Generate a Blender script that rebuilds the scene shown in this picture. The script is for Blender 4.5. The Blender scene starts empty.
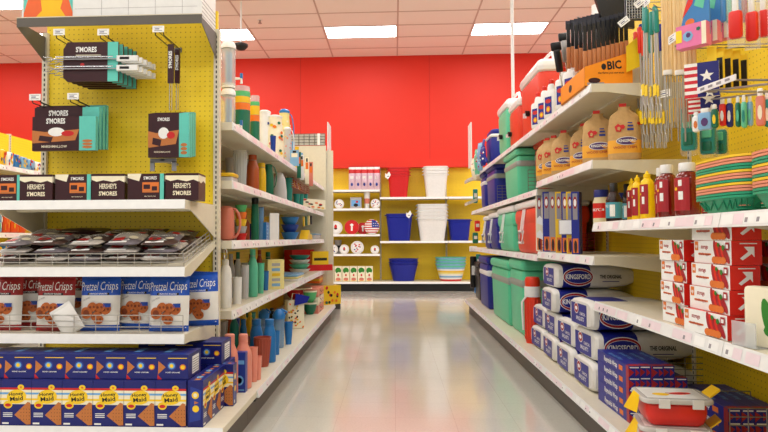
import bpy, bmesh, math, random
from mathutils import Vector, Matrix, Euler
C = bpy.context.scene.collection
R = math.radians
rnd = random.Random(7)
sc = bpy.context.scene

# ---------------------------------------------------------------- camera
EYE = Vector((0, 0, .94)); F = 634.0; PPX = 361.0
cam_m = Matrix.Rotation(R(3.0), 4, 'Z') @ Matrix.Rotation(R(92.0), 4, 'X') @ Matrix.Rotation(R(-.25), 4, 'Z')
cd = bpy.data.cameras.new('camera'); cam = bpy.data.objects.new('camera', cd); C.objects.link(cam)
cam.matrix_world = Matrix.Translation(EYE) @ cam_m
cd.sensor_width = 36; cd.lens = F / 768 * 36; cd.shift_x = (384 - PPX) / 768; cd.clip_start = .05
sc.camera = cam

def ray(px, py):
    return (cam_m.to_3x3() @ Vector((px - PPX, 216 - py, -F))).normalized()
def atY(px, py, Y): d = ray(px, py); return EYE + d * (Y / d.y)
def atZ(px, py, Z): d = ray(px, py); return EYE + d * ((Z - EYE.z) / d.z)
def proj(p):
    v = cam_m.to_3x3().transposed() @ (Vector(p) - EYE); return (PPX - F*v.x/v.z, 216 + F*v.y/v.z)
def colY(px, X):
    return atX(px, 238, X).y
def atX(px, py, X): d = ray(px, py); return EYE + d * (X / d.x)

# ---------------------------------------------------------------- materials
def lin(c): return tuple(((v/255)/12.92 if v/255 <= .04045 else ((v/255+.055)/1.055)**2.4) for v in c)
MATS = {}
def mat(name, rgb, rough=.5, metal=0, alpha=1, trans=0, var=.06, scale=30, emit=0, coat=0, ior=1.45, bump=0):
    if name in MATS: return MATS[name]
    m = bpy.data.materials.new(name); m.use_nodes = True
    nt = m.node_tree; b = nt.nodes['Principled BSDF']; c = lin(rgb)
    if var > 0:
        tc = nt.nodes.new('ShaderNodeTexCoord'); nz = nt.nodes.new('ShaderNodeTexNoise'); nz.inputs['Scale'].default_value = scale
        mx = nt.nodes.new('ShaderNodeMix'); mx.data_type = 'RGBA'
        mx.inputs[6].default_value = tuple(v*(1-var) for v in c) + (1,); mx.inputs[7].default_value = tuple(min(1, v*(1+var)) for v in c) + (1,)
        nt.links.new(tc.outputs['Object'], nz.inputs['Vector']); nt.links.new(nz.outputs['Fac'], mx.inputs[0])
        nt.links.new(mx.outputs[2], b.inputs['Base Color'])
        if bump:
            bp = nt.nodes.new('ShaderNodeBump'); bp.inputs['Strength'].default_value = bump; bp.inputs['Distance'].default_value = .004
            nt.links.new(nz.outputs['Fac'], bp.inputs['Height']); nt.links.new(bp.outputs['Normal'], b.inputs['Normal'])
    else: b.inputs['Base Color'].default_value = c + (1,)
    b.inputs['Roughness'].default_value = rough; b.inputs['Metallic'].default_value = metal; b.inputs['IOR'].default_value = ior
    b.inputs['Alpha'].default_value = alpha
    b.inputs['Transmission Weight'].default_value = trans
    b.inputs['Coat Weight'].default_value = coat
    if emit:
        b.inputs['Emission Color'].default_value = (1, 1, 1, 1); b.inputs['Emission Strength'].default_value = emit
    MATS[name] = m; return m

def pegboard(name, rgb, hole, pitch=.0254):
    m = bpy.data.materials.new(name); m.use_nodes = True; nt = m.node_tree; N = nt.nodes; L = nt.links; b = N['Principled BSDF']
    tc = N.new('ShaderNodeTexCoord'); sx = N.new('ShaderNodeSeparateXYZ'); L.new(tc.outputs['Object'], sx.inputs[0])
    add = N.new('ShaderNodeMath'); add.operation = 'ADD'; L.new(sx.outputs[0], add.inputs[0]); L.new(sx.outputs[1], add.inputs[1])
    def cell(s):
        a = N.new('ShaderNodeMath'); a.operation = 'DIVIDE'; L.new(s, a.inputs[0]); a.inputs[1].default_value = pitch
        f = N.new('ShaderNodeMath'); f.operation = 'FRACT'; L.new(a.outputs[0], f.inputs[0])
        g = N.new('ShaderNodeMath'); g.operation = 'SUBTRACT'; L.new(f.outputs[0], g.inputs[0]); g.inputs[1].default_value = .5
        h = N.new('ShaderNodeMath'); h.operation = 'POWER'; L.new(g.outputs[0], h.inputs[0]); h.inputs[1].default_value = 2
        return h.outputs[0]
    s = N.new('ShaderNodeMath'); s.operation = 'ADD'; L.new(cell(add.outputs[0]), s.inputs[0]); L.new(cell(sx.outputs[2]), s.inputs[1])
    t = N.new('ShaderNodeMath'); t.operation = 'LESS_THAN'; L.new(s.outputs[0], t.inputs[0]); t.inputs[1].default_value = .014
    mx = N.new('ShaderNodeMix'); mx.data_type = 'RGBA'; mx.inputs[6].default_value = lin(rgb)+(1,); mx.inputs[7].default_value = lin(hole)+(1,)
    L.new(t.outputs[0], mx.inputs[0]); L.new(mx.outputs[2], b.inputs['Base Color']); b.inputs['Roughness'].default_value = .45
    MATS[name] = m; return m

M = {}
def dm(k, *a, **kw): M[k] = mat(k, *a, **kw)
dm('almond', (222, 214, 192), .4); dm('white', (236, 236, 234), .4); dm('strip', (240, 222, 228), .3, var=.12, scale=14)
dm('labelw', (245, 245, 242), .5); dm('slot', (35, 32, 30), .7); dm('steel', (170, 170, 168), .3, 1); dm('chrome', (205, 205, 205), .18, 1)
dm('kick', (96, 91, 84), .5); dm('black', (22, 21, 22), .5); dm('wire', (120, 118, 112), .4, .8); dm('greywall', (214, 205, 190), .6)
pegboard('peg', (255, 222, 40), (185, 145, 12))
pegboard('pegdark', (250, 212, 32), (185, 145, 12)); M['peg'] = MATS['peg']; M['pegdark'] = MATS['pegdark']

# ---------------------------------------------------------------- mesh builder
_fc = {}
def glyphs(s, bold=0):
    k = (s, bold)
    if k not in _fc:
        cu = bpy.data.curves.new('t', 'FONT'); cu.body = s; cu.size = 1; cu.resolution_u = 2; cu.align_x = 'CENTER'; cu.align_y = 'CENTER'; cu.offset = bold
        ob = bpy.data.objects.new('t', cu); C.objects.link(ob)
        dg = bpy.context.evaluated_depsgraph_get(); dg.update(); ev = ob.evaluated_get(dg); me = ev.to_mesh()
        V = [tuple(v.co) for v in me.vertices]; Fs = [tuple(p.vertices) for p in me.polygons]
        ev.to_mesh_clear(); bpy.data.objects.remove(ob); bpy.data.curves.remove(cu)
        if V:
            w = max(v[0] for v in V) - min(v[0] for v in V); cx = (max(v[0] for v in V) + min(v[0] for v in V)) / 2
            V = [((v[0]-cx)/w, v[1]/w, 0) for v in V]
        _fc[k] = (V, Fs)
    return _fc[k]

class MB:
    def __init__(s, off=(0, 0, 0)): s.warp = None; s.v = []; s.f = []; s.m = []; s.sm = []; s.mats = []; s.T = Matrix.Translation(off)
    def mi(s, k):
        if k not in s.mats: s.mats.append(k)
        return s.mats.index(k)
    def add(s, V, Fs, k, smooth=False):
        n = len(s.v); i = s.mi(k)
        for p in V: s.v.append(tuple(s.T @ Vector(p)))
        for f in Fs: s.f.append(tuple(n + q for q in f)); s.m.append(i); s.sm.append(smooth)
        return s
    def box(s, x0, x1, y0, y1, z0, z1, k, face=None):
        V = [(x0,y0,z0),(x1,y0,z0),(x1,y1,z0),(x0,y1,z0),(x0,y0,z1),(x1,y0,z1),(x1,y1,z1),(x0,y1,z1)]
        s.add(V, [(0,3,2,1),(4,5,6,7),(0,1,5,4),(2,3,7,6),(1,2,6,5),(3,0,4,7)], k); return s
    def rbox(s, x0, x1, y0, y1, z0, z1, k, r=.01, top=None, n=3):
        """box with rounded vertical corners and softened rims; top = (sx, sy) scale of the bottom relative to the top"""
        cx, cy, hx, hy = (x0+x1)/2, (y0+y1)/2, (x1-x0)/2, (y1-y0)/2
        r = min(r, hx*.98, hy*.98); rv = min(r, (z1-z0)/2.2)
        tp = top or (1, 1)
        rings = []
        for (z, ins) in ((z0, rv*.7), (z0+rv*.3, rv*.2), (z0+rv, 0), (z1-rv, 0), (z1-rv*.3, rv*.2), (z1, rv*.7)):
            t = (z-z0)/(z1-z0); fx = tp[0]+(1-tp[0])*t; fy = tp[1]+(1-tp[1])*t
            ring = []
            for (sx, sy, a0) in ((1,-1,-90),(1,1,0),(-1,1,90),(-1,-1,180)):
                for q in range(n+1):
                    a = R(a0 + 90*q/n)
                    ring.append((cx + (sx*(hx-r) + math.cos(a)*max(r-ins, r*.1))*fx, cy + (sy*(hy-r) + math.sin(a)*max(r-ins, r*.1))*fy, z))
            rings.append(ring)
        s.loft(rings, k, caps=True); return s
    def loft(s, rings, k, caps=True, closed=True, smooth=True):
        n = len(rings[0]); V = [p for r_ in rings for p in r_]; Fs = []
        for i in range(len(rings)-1):
            for j in range(n if closed else n-1):
                a = i*n+j; b = i*n+(j+1) % n; Fs.append((a, b, b+n, a+n))
        s.add(V, Fs, k, smooth)
        if caps:
            s.add(list(rings[0]), [tuple(range(n-1, -1, -1))], k); s.add(list(rings[-1]), [tuple(range(n))], k)
        return s
    def lathe(s, prof, k, c=(0, 0), seg=20, caps=True, sy=1, M_=None):
        rings = [[(c[0]+r*math.cos(2*math.pi*j/seg), c[1]+sy*r*math.sin(2*math.pi*j/seg), z) for j in range(seg)] for r, z in prof]
        if M_: rings = [[tuple(M_ @ Vector(p)) for p in r_] for r_ in rings]
        return s.loft(rings, k, caps)
    def tube(s, pts, r, k, seg=6, closed=False):
        pts = [Vector(p) for p in pts]; rings = []; n = len(pts); up = None
        for i, p in enumerate(pts):
            if closed: t = pts[(i+1) % n]-pts[i-1]
            else: t = pts[min(i+1, n-1)]-pts[max(i-1, 0)]
            t.normalize()
            if up is None: up = Vector((0, 0, 1)) if abs(t.z) < .9 else Vector((1, 0, 0))
            a = (up - t*up.dot(t)).normalized(); b = t.cross(a); up = a
            rings.append([tuple(p + (a*math.cos(2*math.pi*j/seg) + b*math.sin(2*math.pi*j/seg))*r) for j in range(seg)])
        if closed: rings.append(rings[0])
        return s.loft(rings, k, caps=not closed)
    def prism(s, poly, a0, a1, k, axis='y', smooth=False):
        """extrude a 2d outline; axis y: outline in x,z ; axis x: outline in y,z ; axis z: outline in x,y"""
        def P(u, v, w): return {'y': (u, w, v), 'x': (w, u, v), 'z': (u, v, w)}[axis]
        n = len(poly); V = [P(u, v, a0) for u, v in poly] + [P(u, v, a1) for u, v in poly]
        s.add(V, [(i, (i+1) % n, n+(i+1) % n, n+i) for i in range(n)], k, smooth)
        s.add([P(u, v, a0) for u, v in poly], [tuple(range(n))], k); s.add([P(u, v, a1) for u, v in poly], [tuple(range(n))], k)
        return s
    # flat print on a face. frame: origin o, u axis, v axis (unit vectors), drawn e above the face
    def fr(s, o, u, v): s.o = Vector(o); s.u = Vector(u); s.w = Vector(v); s.n = s.u.cross(s.w); return s
    def pq(s, pts, k, e=.0004): s.add([tuple(s.o + s.u*a + s.w*b + s.n*(e + (s.warp(a, b) if s.warp else 0))) for a, b in pts], [tuple(range(len(pts)))], k); return s
    def pr(s, a0, a1, b0, b1, k, e=.0004): return s.pq([(a0,b0),(a1,b0),(a1,b1),(a0,b1)], k, e)
    def pe(s, a, b, ra, rb, k, e=.0004, n=18, rot=0):
        return s.pq([(a+ra*math.cos(t)*math.cos(rot)-rb*math.sin(t)*math.sin(rot), b+ra*math.cos(t)*math.sin(rot)+rb*math.sin(t)*math.cos(rot)) for t in [2*math.pi*i/n for i in range(n)]], k, e)
    def pt(s, txt, a, b, w, k, h=1, e=.0007, rot=0, bold=.012):
        V, Fs = glyphs(txt, bold); c_, s_ = math.cos(rot), math.sin(rot)
        P = [(a + (x*c_ - y*h*s_)*w, b + (x*s_ + y*h*c_)*w) for x, y, z in V]
        s.add([tuple(s.o + s.u*p + s.w*q + s.n*(e + (s.warp(p, q) if s.warp else 0))) for p, q in P], Fs, k); return s
    def build(s, name, parent=None, loc=None, rotz=None):
        me = bpy.data.meshes.new(name); me.from_pydata(s.v, [], s.f)
        for k in s.mats: me.materials.append(M[k] if isinstance(k, str) else k)
        me.polygons.foreach_set('material_index', s.m); me.polygons.foreach_set('use_smooth', s.sm); me.update()
        me.set_sharp_from_angle(angle=R(40)) if hasattr(me, 'set_sharp_from_angle') else None
        o = bpy.data.objects.new(name, me); C.objects.link(o)
        if parent: o.parent = parent
        if loc is not None: o.location = loc
        if rotz is not None: o.rotation_euler.z = R(rotz)
        return o

def tag(o, label, cat, group=None):
    o['label'] = label; o['category'] = cat
    if group: o['group'] = group
    return o
def thing(name, label, cat, loc=(0, 0, 0), rotz=0, group=None):
    o = bpy.data.objects.new(name, None); C.objects.link(o); o.location = loc; o.rotation_euler.z = R(rotz); o.empty_display_size = .05
    return tag(o, label, cat, group)
def struct(o): o['kind'] = 'structure'; return o
def kids(o): return KID.get(o.name) or [c for c in o.children]
KID = {}
def dup(o, loc=None, rotz=None, label=None, group=None, parent=None, rx=None, ry=None):
    c = o.copy(); C.objects.link(c)
    if parent: c.parent = parent
    if loc is not None: c.location = loc
    if rotz is not None: c.rotation_euler.z = R(rotz)
    if rx is not None: c.rotation_euler.x = R(rx)
    if ry is not None: c.rotation_euler.y = R(ry)
    if label: c['label'] = label
    if group: c['group'] = group
    for ch in list(o.children): dup(ch, parent=c)
    return c
class Kind:
    """first use places the master itself, later uses copy it"""
    def __init__(s, master): s.o = master; s.used = False
    def put(s, loc, rotz, label, group=None, rx=0, ry=0):
        if not s.used:
            s.used = True; o = s.o; o.location = loc; o.rotation_euler = (R(rx), R(ry), R(rotz)); o['label'] = label
            if group: o['group'] = group
            return o
        o = dup(s.o, loc, rotz, label, group, rx=rx, ry=ry)
        if not group and 'group' in o: del o['group']
        return o
# ================================================================ the room
CZ = 4.385; WY = 11.9
def floor_mat():
    m = bpy.data.materials.new('floor_vinyl'); m.use_nodes = True; nt = m.node_tree; N = nt.nodes; L = nt.links; b = N['Principled BSDF']
    tc = N.new('ShaderNodeTexCoord'); br = N.new('ShaderNodeTexBrick'); br.offset = 0
    br.inputs['Scale'].default_value = 1; br.inputs['Brick Width'].default_value = .305; br.inputs['Row Height'].default_value = .305; br.inputs['Mortar Size'].default_value = .0012
    br.inputs['Color1'].default_value = lin((208, 206, 194))+(1,); br.inputs['Color2'].default_value = lin((213, 210, 198))+(1,); br.inputs['Mortar'].default_value = lin((192, 188, 176))+(1,)
    L.new(tc.outputs['Object'], br.inputs['Vector'])
    nz = N.new('ShaderNodeTexNoise'); nz.inputs['Scale'].default_value = 90; nz.inputs['Detail'].default_value = 4; L.new(tc.outputs['Object'], nz.inputs['Vector'])
    mx = N.new('ShaderNodeMix'); mx.data_type = 'RGBA'; mx.blend_type = 'MULTIPLY'; mx.inputs[0].default_value = .25
    cr = N.new('ShaderNodeValToRGB'); cr.color_ramp.elements[0].color = (.7, .68, .65, 1); cr.color_ramp.elements[0].position = .3; cr.color_ramp.elements[1].position = .6
    L.new(nz.outputs['Fac'], cr.inputs[0]); L.new(br.outputs['Color'], mx.inputs[6]); L.new(cr.outputs[0], mx.inputs[7]); L.new(mx.outputs[2], b.inputs['Base Color'])
    n2 = N.new('ShaderNodeTexNoise'); n2.inputs['Scale'].default_value = 3; L.new(tc.outputs['Object'], n2.inputs['Vector'])
    mr = N.new('ShaderNodeMapRange'); mr.inputs[3].default_value = .12; mr.inputs[4].default_value = .22; L.new(n2.outputs['Fac'], mr.inputs[0]); L.new(mr.outputs[0], b.inputs['Roughness'])
    b.inputs['Coat Weight'].default_value = .45; b.inputs['Coat Roughness'].default_value = .08
    bp = N.new('ShaderNodeBump'); bp.inputs['Strength'].default_value = .12; bp.inputs['Distance'].default_value = .004
    n3 = N.new('ShaderNodeTexNoise'); n3.inputs['Scale'].default_value = 14; L.new(tc.outputs['Object'], n3.inputs['Vector'])
    L.new(n3.outputs['Fac'], bp.inputs['Height']); L.new(bp.outputs['Normal'], b.inputs['Normal'])
    return m
M['floor'] = floor_mat()
dm('ceiltile', (250, 238, 230), .9, var=.05, scale=120, bump=.3); dm('tbar', (205, 180, 168), .6)
dm('redwall', (226, 46, 24), .55, var=.03, scale=2); dm('seam', (190, 35, 25), .6); dm('diff', (255, 255, 255), .5, var=0, emit=13)
XL, XR = -9.2, 8.6
struct(MB().add([(XL,-4,0),(XR,-4,0),(XR,WY,0),(XL,WY,0)], [(0,1,2,3)], 'floor').build('floor'))
# ceiling: tiles and tee bars; grid lines taken from where they meet the wall
gx0 = atZ(333, 57, CZ).x
c = MB(); c.add([(XL,-4,CZ),(XL,WY,CZ),(XR,WY,CZ),(XR,-4,CZ)], [(0,1,2,3)], 'ceiltile')
k = -7
xs = [gx0+1.2192*i for i in range(-8, 8) if XL < gx0+1.2192*i < XR]
for x in xs: c.box(x-.012, x+.012, -4, WY, CZ-.006, CZ+.01, 'tbar')
ys = [WY-.52-.6096*i for i in range(27)]
ys = [y for y in ys if y > -4]
for y in ys: c.box(XL, XR, y-.012, y+.012, CZ-.0055, CZ+.01, 'tbar')
struct(c.build('ceiling'))
w = MB(); w.box(XL, XR, WY, WY+.1, 0, CZ, 'redwall')
for i in range(-5, 6): x = gx0 - .62 + 2.44*i; w.box(x-.004, x+.004, WY-.002, WY, 2.3, CZ, 'seam')
struct(w.build('wall_back'))
struct(MB().box(XL-.1, XL, -4, WY, 0, CZ, 'greywall').build('wall_left')); struct(MB().box(XR, XR+.1, -4, WY, 0, CZ, 'greywall').build('wall_right'))
# ceiling lights: 2 x 4 ft troffers
def troffer():
    t = thing('ceiling_light', 'x', 'ceiling light', (0, 0, 0))
    f = MB(); X, Y = .6, .295
    f.box(-X, X, -Y, -Y+.02, -.008, .03, 'white'); f.box(-X, X, Y-.02, Y, -.008, .03, 'white'); f.box(-X, -X+.02, -Y, Y, -.008, .03, 'white'); f.box(X-.02, X, -Y, Y, -.008, .03, 'white')
    f.build('light_frame', t)
    MB().add([(-X+.02,-Y+.02,-.004),(-X+.02,Y-.02,-.004),(X-.02,Y-.02,-.004),(X-.02,-Y+.02,-.004)], [(0,1,2,3)], 'diff').build('diffuser', t)
    return t
K = Kind(troffer())
yrow = (ys[1]+ys[2])/2     # row seen in the photo
xc = [(xs[i]+xs[i+1])/2 for i in range(len(xs)-1)]
i0 = min(range(len(xc)), key=lambda i: abs(xc[i]-atZ(361, 31, CZ).x))
names = {i0-2: 'lit ceiling panel above the left shelving run', i0: 'lit ceiling panel centred over the aisle end', i0+2: 'lit ceiling panel crossed by the white pole'}
vis = [(i0+2*j, yrow) for j in range(-3, 4) if 0 <= i0+2*j < len(xc)]
for i, y in vis: K.put((xc[i], y, CZ), 0, names.get(i, 'lit ceiling panel beyond the frame in the far row'), None if i in names else 'ceiling panels outside the picture')
lx = atZ(8, 2, CZ); il = min(range(len(xc)), key=lambda i: abs(xc[i]-lx.x)); jl = min(range(1, len(ys)), key=lambda j: abs((ys[j]+ys[j-1])/2-lx.y))
print('LIGHT', lx, xc[i0], yrow, ys[:4])
K.put((lx.x-.25, lx.y+.0, CZ), 0, 'lit ceiling panel cut by the top left picture corner')
for r_ in range(1, 6):
    y = yrow - 2.4384*r_
    for j in range(-3, 4):
        i = i0+2*j
        if 0 <= i < len(xc) and not (r_ == 1 and i < i0-3) : K.put((xc[i], y, CZ), 0, 'lit ceiling panel over the nearer aisle', 'ceiling panels outside the picture')
# sprinkler and dome camera
p = atZ(260, 20, CZ); MB().lathe([(.04, -.004), (.04, 0)], 'white').lathe([(.012, -.05), (.012, 0)], 'steel').lathe([(.03, -.055), (.03, -.05)], 'steel').build('sprinkler', loc=p)
tag(bpy.data.objects['sprinkler'], 'small metal fire sprinkler on the ceiling over the left shelving', 'sprinkler')
p = atZ(578, 17, CZ); o = MB().lathe([(.04, -.004), (.04, 0)], 'white').lathe([(.012, -.05), (.012, 0)], 'steel').lathe([(.03, -.055), (.03, -.05)], 'steel').build('sprinkler', loc=p)
tag(o, 'small metal fire sprinkler on the ceiling above the grill tools', 'sprinkler')
p = atY(241, 46.5, 9.0); t = thing('security_camera', 'black dome security camera hanging from the ceiling', 'camera', (p.x, p.y, p.z))
MB().lathe([(.012, 0), (.012, CZ-p.z)], 'white', seg=8).build('drop_pole', t); MB().lathe([(.0, -.06), (.06, -.045), (.1, 0), (.1, .03), (.05, .05), (.02, .06)], 'black', seg=18, caps=False).build('dome', t)

# ================================================================ shelving
def shelf_mb(w, d, gh=.10, t=.028, lip=.042, slope=0):
    """board: local x 0..w along the front, y 0(front)..d(back), top at z 0"""
    m = MB()
    zb = slope
    def Z(y): return zb*y/d
    m.add([(0,0,0),(w,0,0),(w,d,zb),(0,d,zb),(0,0,-t),(w,0,-t),(w,d,zb-t),(0,d,zb-t)], [(0,1,2,3),(7,6,5,4),(0,4,5,1),(2,6,7,3),(1,5,6,2),(3,7,4,0)], 'almond')
    for x in (-.001, w-.003):   # end gussets
        m.prism([(0, -.001), (0, -lip), (d*.15, -lip), (d, zb-gh), (d, zb-.001)], x, x+.004, 'almond', 'x')
    m.box(w*.03, w*.97, d*.4, d*.46, -t-.012+zb*.4, -t+zb*.4, 'almond')
    return m
def strip_mb(w, lip=.042):
    s = MB(); s.add([(0,-.002,.002),(w,-.002,.002),(w,-.012,-lip),(0,-.012,-lip),(0,0,.002),(w,0,.002),(w,0,-lip),(0,0,-lip)], [(0,3,2,1),(0,1,5,4),(3,7,6,2),(0,4,7,3),(1,2,6,5)], 'white'); return s
def tags_on(s, w, seed, lip=.042, col='strip'):
    r = random.Random(seed); x = .01
    def yy(z): return -.0025 - .01*(.002-z)/(lip+.002)
    while x < w-.06:
        ww = r.uniform(.04, .075); z0, z1 = -lip+.007, -.005
        s.add([(x, yy(z0)-.0006, z0), (x+ww, yy(z0)-.0006, z0), (x+ww, yy(z1)-.0006, z1), (x, yy(z1)-.0006, z1)], [(0, 1, 2, 3)], r.choice([col, col, 'labelw']))
        if r.random() < .35:
            s.add([(x+.008, yy(z0+.005)-.001, z0+.005), (x+.022, yy(z0+.005)-.001, z0+.005), (x+.022, yy(z1-.012)-.001, z1-.012), (x+.008, yy(z1-.012)-.001, z1-.012)], [(0, 1, 2, 3)], 'printgrey')
        x += ww + r.choice([.001, .001, .02, .1])
    return s
dm('printgrey', (150, 145, 150), .6)
def upright_mb(h, face):
    m = MB(); m.box(-.014, .014, -.02, .02, 0, h, 'almond')
    z = .2
    while z < h-.03:
        m.box(-.003, .003, -.0212, .0212, z, z+.014, 'slot'); z += .0254
    return m
def run(label, backX, sgn, y0, secs, H, dsh, dbase, both=None, pegk='pegdark', basez=.17, w=1.2192, dirY=True):
    """gondola along Y. sgn=+1: faces +X. secs = list of lists of shelf heights"""
    t = thing('gondola_shelving', label, 'shelving', (backX, y0, 0))
    n = len(secs); rz = 90 if sgn > 0 else -90
    def place(o, dist, sec, z):
        # local x runs so that front is -Y local -> sgn X
        o.rotation_euler.z = R(rz); o.location = (sgn*dist, sec*w if sgn > 0 else (sec+1)*w, z)
    for i in range(n):
        b = MB(); b.box(-.012, .012, i*w, (i+1)*w, .05, H, pegk); b.build('back_panel', t)
        o = shelf_mb(w, dbase, .14, .03, .03).build('base_deck', t); place(o, dbase, i, basez)
        s = tags_on(strip_mb(w, .034), w, i+91, .034).build('price_strip', o)
        kk = MB(); kk.box(0, w, .045, .06, -basez, -.03, 'kick'); kk.box(0, w, .06, .07, -basez, -basez+.012, 'black'); kk.box(0, w, 0.006, .05, -.052, -.03, 'black')
        o = kk.build('kick_plate', t); place(o, dbase, i, basez)
        for j, z in enumerate(secs[i]):
            dd = dsh
            if isinstance(z, tuple): z, dd = z
            o = shelf_mb(w-.004, dd).build('shelf', t); place(o, dd, i, z); o.location.y += .002*(1 if sgn > 0 else -1)
            tags_on(strip_mb(w-.004), w-.004, i*17+j*5+int(abs(backX)*100)).build('price_strip', o)
    for i in range(n+1):
        o = upright_mb(H+.01, 0).build('upright', t, (0, i*w, 0), 90)
    return t
LB, RB = -1.31, 1.46
S = 1.2192
LY = 3.20
L = run('left aisle shelving run with tumblers, pitchers and bowls', LB, 1, LY, [[.572, .93, 1.238, 1.54]]*3 + [], 2.0, .48, .61, w=(7.4-LY)/3)
RY0 = 3.17 - 2*S
Rr = run('aisle shelving run with coolers, charcoal and condiments', RB, -1, RY0, [[.626, 1.01], [.626, 1.01], [.844, 1.32, 1.70], [.82, 1.27, 1.70], [.82, 1.27, 1.70], [.82, 1.27, 1.70]], 2.05, .48, .575, w=S)

# the nearer bays rise higher: pegboard extensions, posts and a narrow top ledge
for i in range(3):
    MB().box(-.012, .012, i*S, (i+1)*S, 2.05, 2.4, 'pegdark').build('upper_panel', Rr)
for i in range(4): MB().box(-.02, .02, i*S-.014, i*S+.014, 2.06, 2.41, 'almond').build('upper_post', Rr)
MB().box(-.14, .04, 3*S-.2, 3*S, 2.4, 2.406, 'almond').build('top_ledge', Rr)
# ================================================================ frames other than the two runs
ORD = 'first second third fourth fifth sixth seventh eighth ninth tenth eleventh twelfth'.split()
dm('navy', (24, 30, 112), .35); dm('navy2', (38, 60, 150), .35); dm('hmyellow', (250, 208, 40), .4); dm('cream', (245, 236, 208), .5); dm('redink', (205, 35, 38), .4)
dm('cracker', (196, 120, 62), .6, var=.15, scale=200); dm('ink', (20, 18, 22), .5); dm('skyblue', (110, 170, 225), .4); dm('tealbox', (100, 205, 190), .4); dm('brownbox', (58, 26, 32), .32); dm('orangeink', (225, 120, 50), .5)
dm('whiteplastic', (238, 238, 236), .3); dm('foil', (190, 190, 190), .25, .9); dm('clearbag', (220, 222, 222), .15, alpha=.35, var=0)
ER = atY(217, 200, 3.15).x; EL = atY(45, 200, 3.15).x; EW = ER - EL; EB = 3.15; EF = 2.67; ED = EB - EF
def zat(px, py, Y): return atY(px, py, Y).z
zS1 = zat(150, 200, EF); zS2 = zat(150, 267.5, EF); zS3 = zat(150, 334.5, EF)
print('ENDCAP', EL, ER, zS1, zS2, zS3)
t = thing('endcap_shelving', 'yellow pegboard end display facing the camera with snack shelves', 'shelving', (EL, EF, 0))
MB().box(0, EW, ED, ED+.02, .05, 2.1, 'peg').build('pegboard_panel', t)
for i, x in enumerate((0, EW)):
    u = upright_mb(2.0, 0).build('upright', t, (x, ED, 0), 0)
for z, sl, gh in ((zS1, 0, .17), (zS2, .115, .03), (zS3, 0, .09)):
    o = shelf_mb(EW-.004, ED-.005, gh, lip=.04, slope=sl).build('shelf', t, (.002, 0, z))
    strip_mb(EW-.004, .038).build('price_strip', o)
bd = shelf_mb(-.70-EL, ED+.148, .03, .03, .03).build('base_deck', t, (0, -.1, .17)); strip_mb(-.70-EL, .03).build('price_strip', bd)
MB().box(0, EW+.1, .05, .065, -.17, -.03, 'kick').box(-.76-EL, -.745-EL, .05, ED+.148, -.17, -.03, 'kick').build('kick_plate', bd)
# canopy shelf over the pegboard
cz = zat(100, 20, 2.9)
o = MB().box(0, EW, .0, .03, -.004, 0, 'almond').box(0, EW, -.004, 0, -.03, .012, 'kick').box(0, EW, -.006, .0, .012, .016, 'almond')
for x in (0, EW-.003): o.prism([(0, -.03), (0, 0), (.26, 0), (.26, -.14)], x, x+.003, 'kick', 'x')
o.build('canopy', t, (0, 2.89-EF, cz))
# header sign boards standing on the canopy
hs = thing('header_sign', 'white header board with yellow and orange artwork above the end display', 'sign', (EL, 2.9, cz+.004))
h = MB(); h.box(.01, EW-.02, .01, .03, 0, .34, 'white'); h.box(EW-.02, EW-.008, .01, .24, .0, .34, 'white')
for q in range(5): h.box(EW-.0079, EW-.0072, .012, .238, .012+.02*q, .015+.02*q, 'printgrey')
for q in range(1, 5): h.box(.27+.13*q, .2712+.13*q, .0092, .01, 0, .34, 'printgrey')
h.box(.27, EW-.03, .0092, .01, .055, .056, 'printgrey')
h.build('board', hs)
dm('artyellow', (252, 196, 20), .45); dm('artorange', (240, 106, 50), .45)
a = MB().fr((.01, .009, 0), (1, 0, 0), (0, 0, 1)); a.pr(.01, .25, .0, .34, 'tealbox'); a.pq([(.01, 0), (.25, 0), (.25, .04), (.2, .2), (.06, .2), (.01, .04)], 'artorange', .0008)
a.pq([(.05, 0), (.23, 0), (.19, .06), (.21, .13), (.14, .2), (.09, .13), (.1, .05)], 'artyellow', .0012); a.build('artwork', hs)

# back wall unit
BY = 11.86; BL = 11.35
sx = atY(380, 240, BL).x; W2 = S
bt = thing('wall_gondola', 'yellow shelving unit along the back red wall with bins', 'shelving', (0, BL, 0))
zr = [atY(415, y, BL).z for y in (197, 241)]; zl = [atY(353, y, BL).z for y in (189.8, 208.5, 234.3, 254)]
topz = atY(415, 168, BY).z
def bsec(x0, zs, w=W2):
    MB().box(x0, x0+w, .5, .515, .1, topz, 'pegdark').build('back_panel', bt)
    for z in zs:
        o = shelf_mb(w-.006, .45, .08, lip=.035).build('shelf', bt, (x0+.003, 0, z)); strip_mb(w-.006, .035).build('price_strip', o)
    o = shelf_mb(w, .62, .1, .03, .03).build('base_deck', bt, (x0, -.13, .165)); strip_mb(w, .032).build('price_strip', o)
    MB().box(0, w, .04, .055, -.165, -.03, 'black').build('kick_plate', o)
bsec(sx-W2, zl); bsec(sx-2*W2, zl); bsec(sx, zr); bsec(sx+W2, zr)
for i in range(-2, 3): upright_mb(topz, 0).build('upright', bt, (sx+i*W2, .49, 0))
# protruding red fascia above it
struct(MB().box(atY(320, 160, 11.7).x-2, atY(471, 160, 11.7).x, 11.68, 11.9, topz-.005, topz+.15, 'redwall').build('trim_1'))

dm('plasticgrey0', (196, 192, 182), .5)
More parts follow.
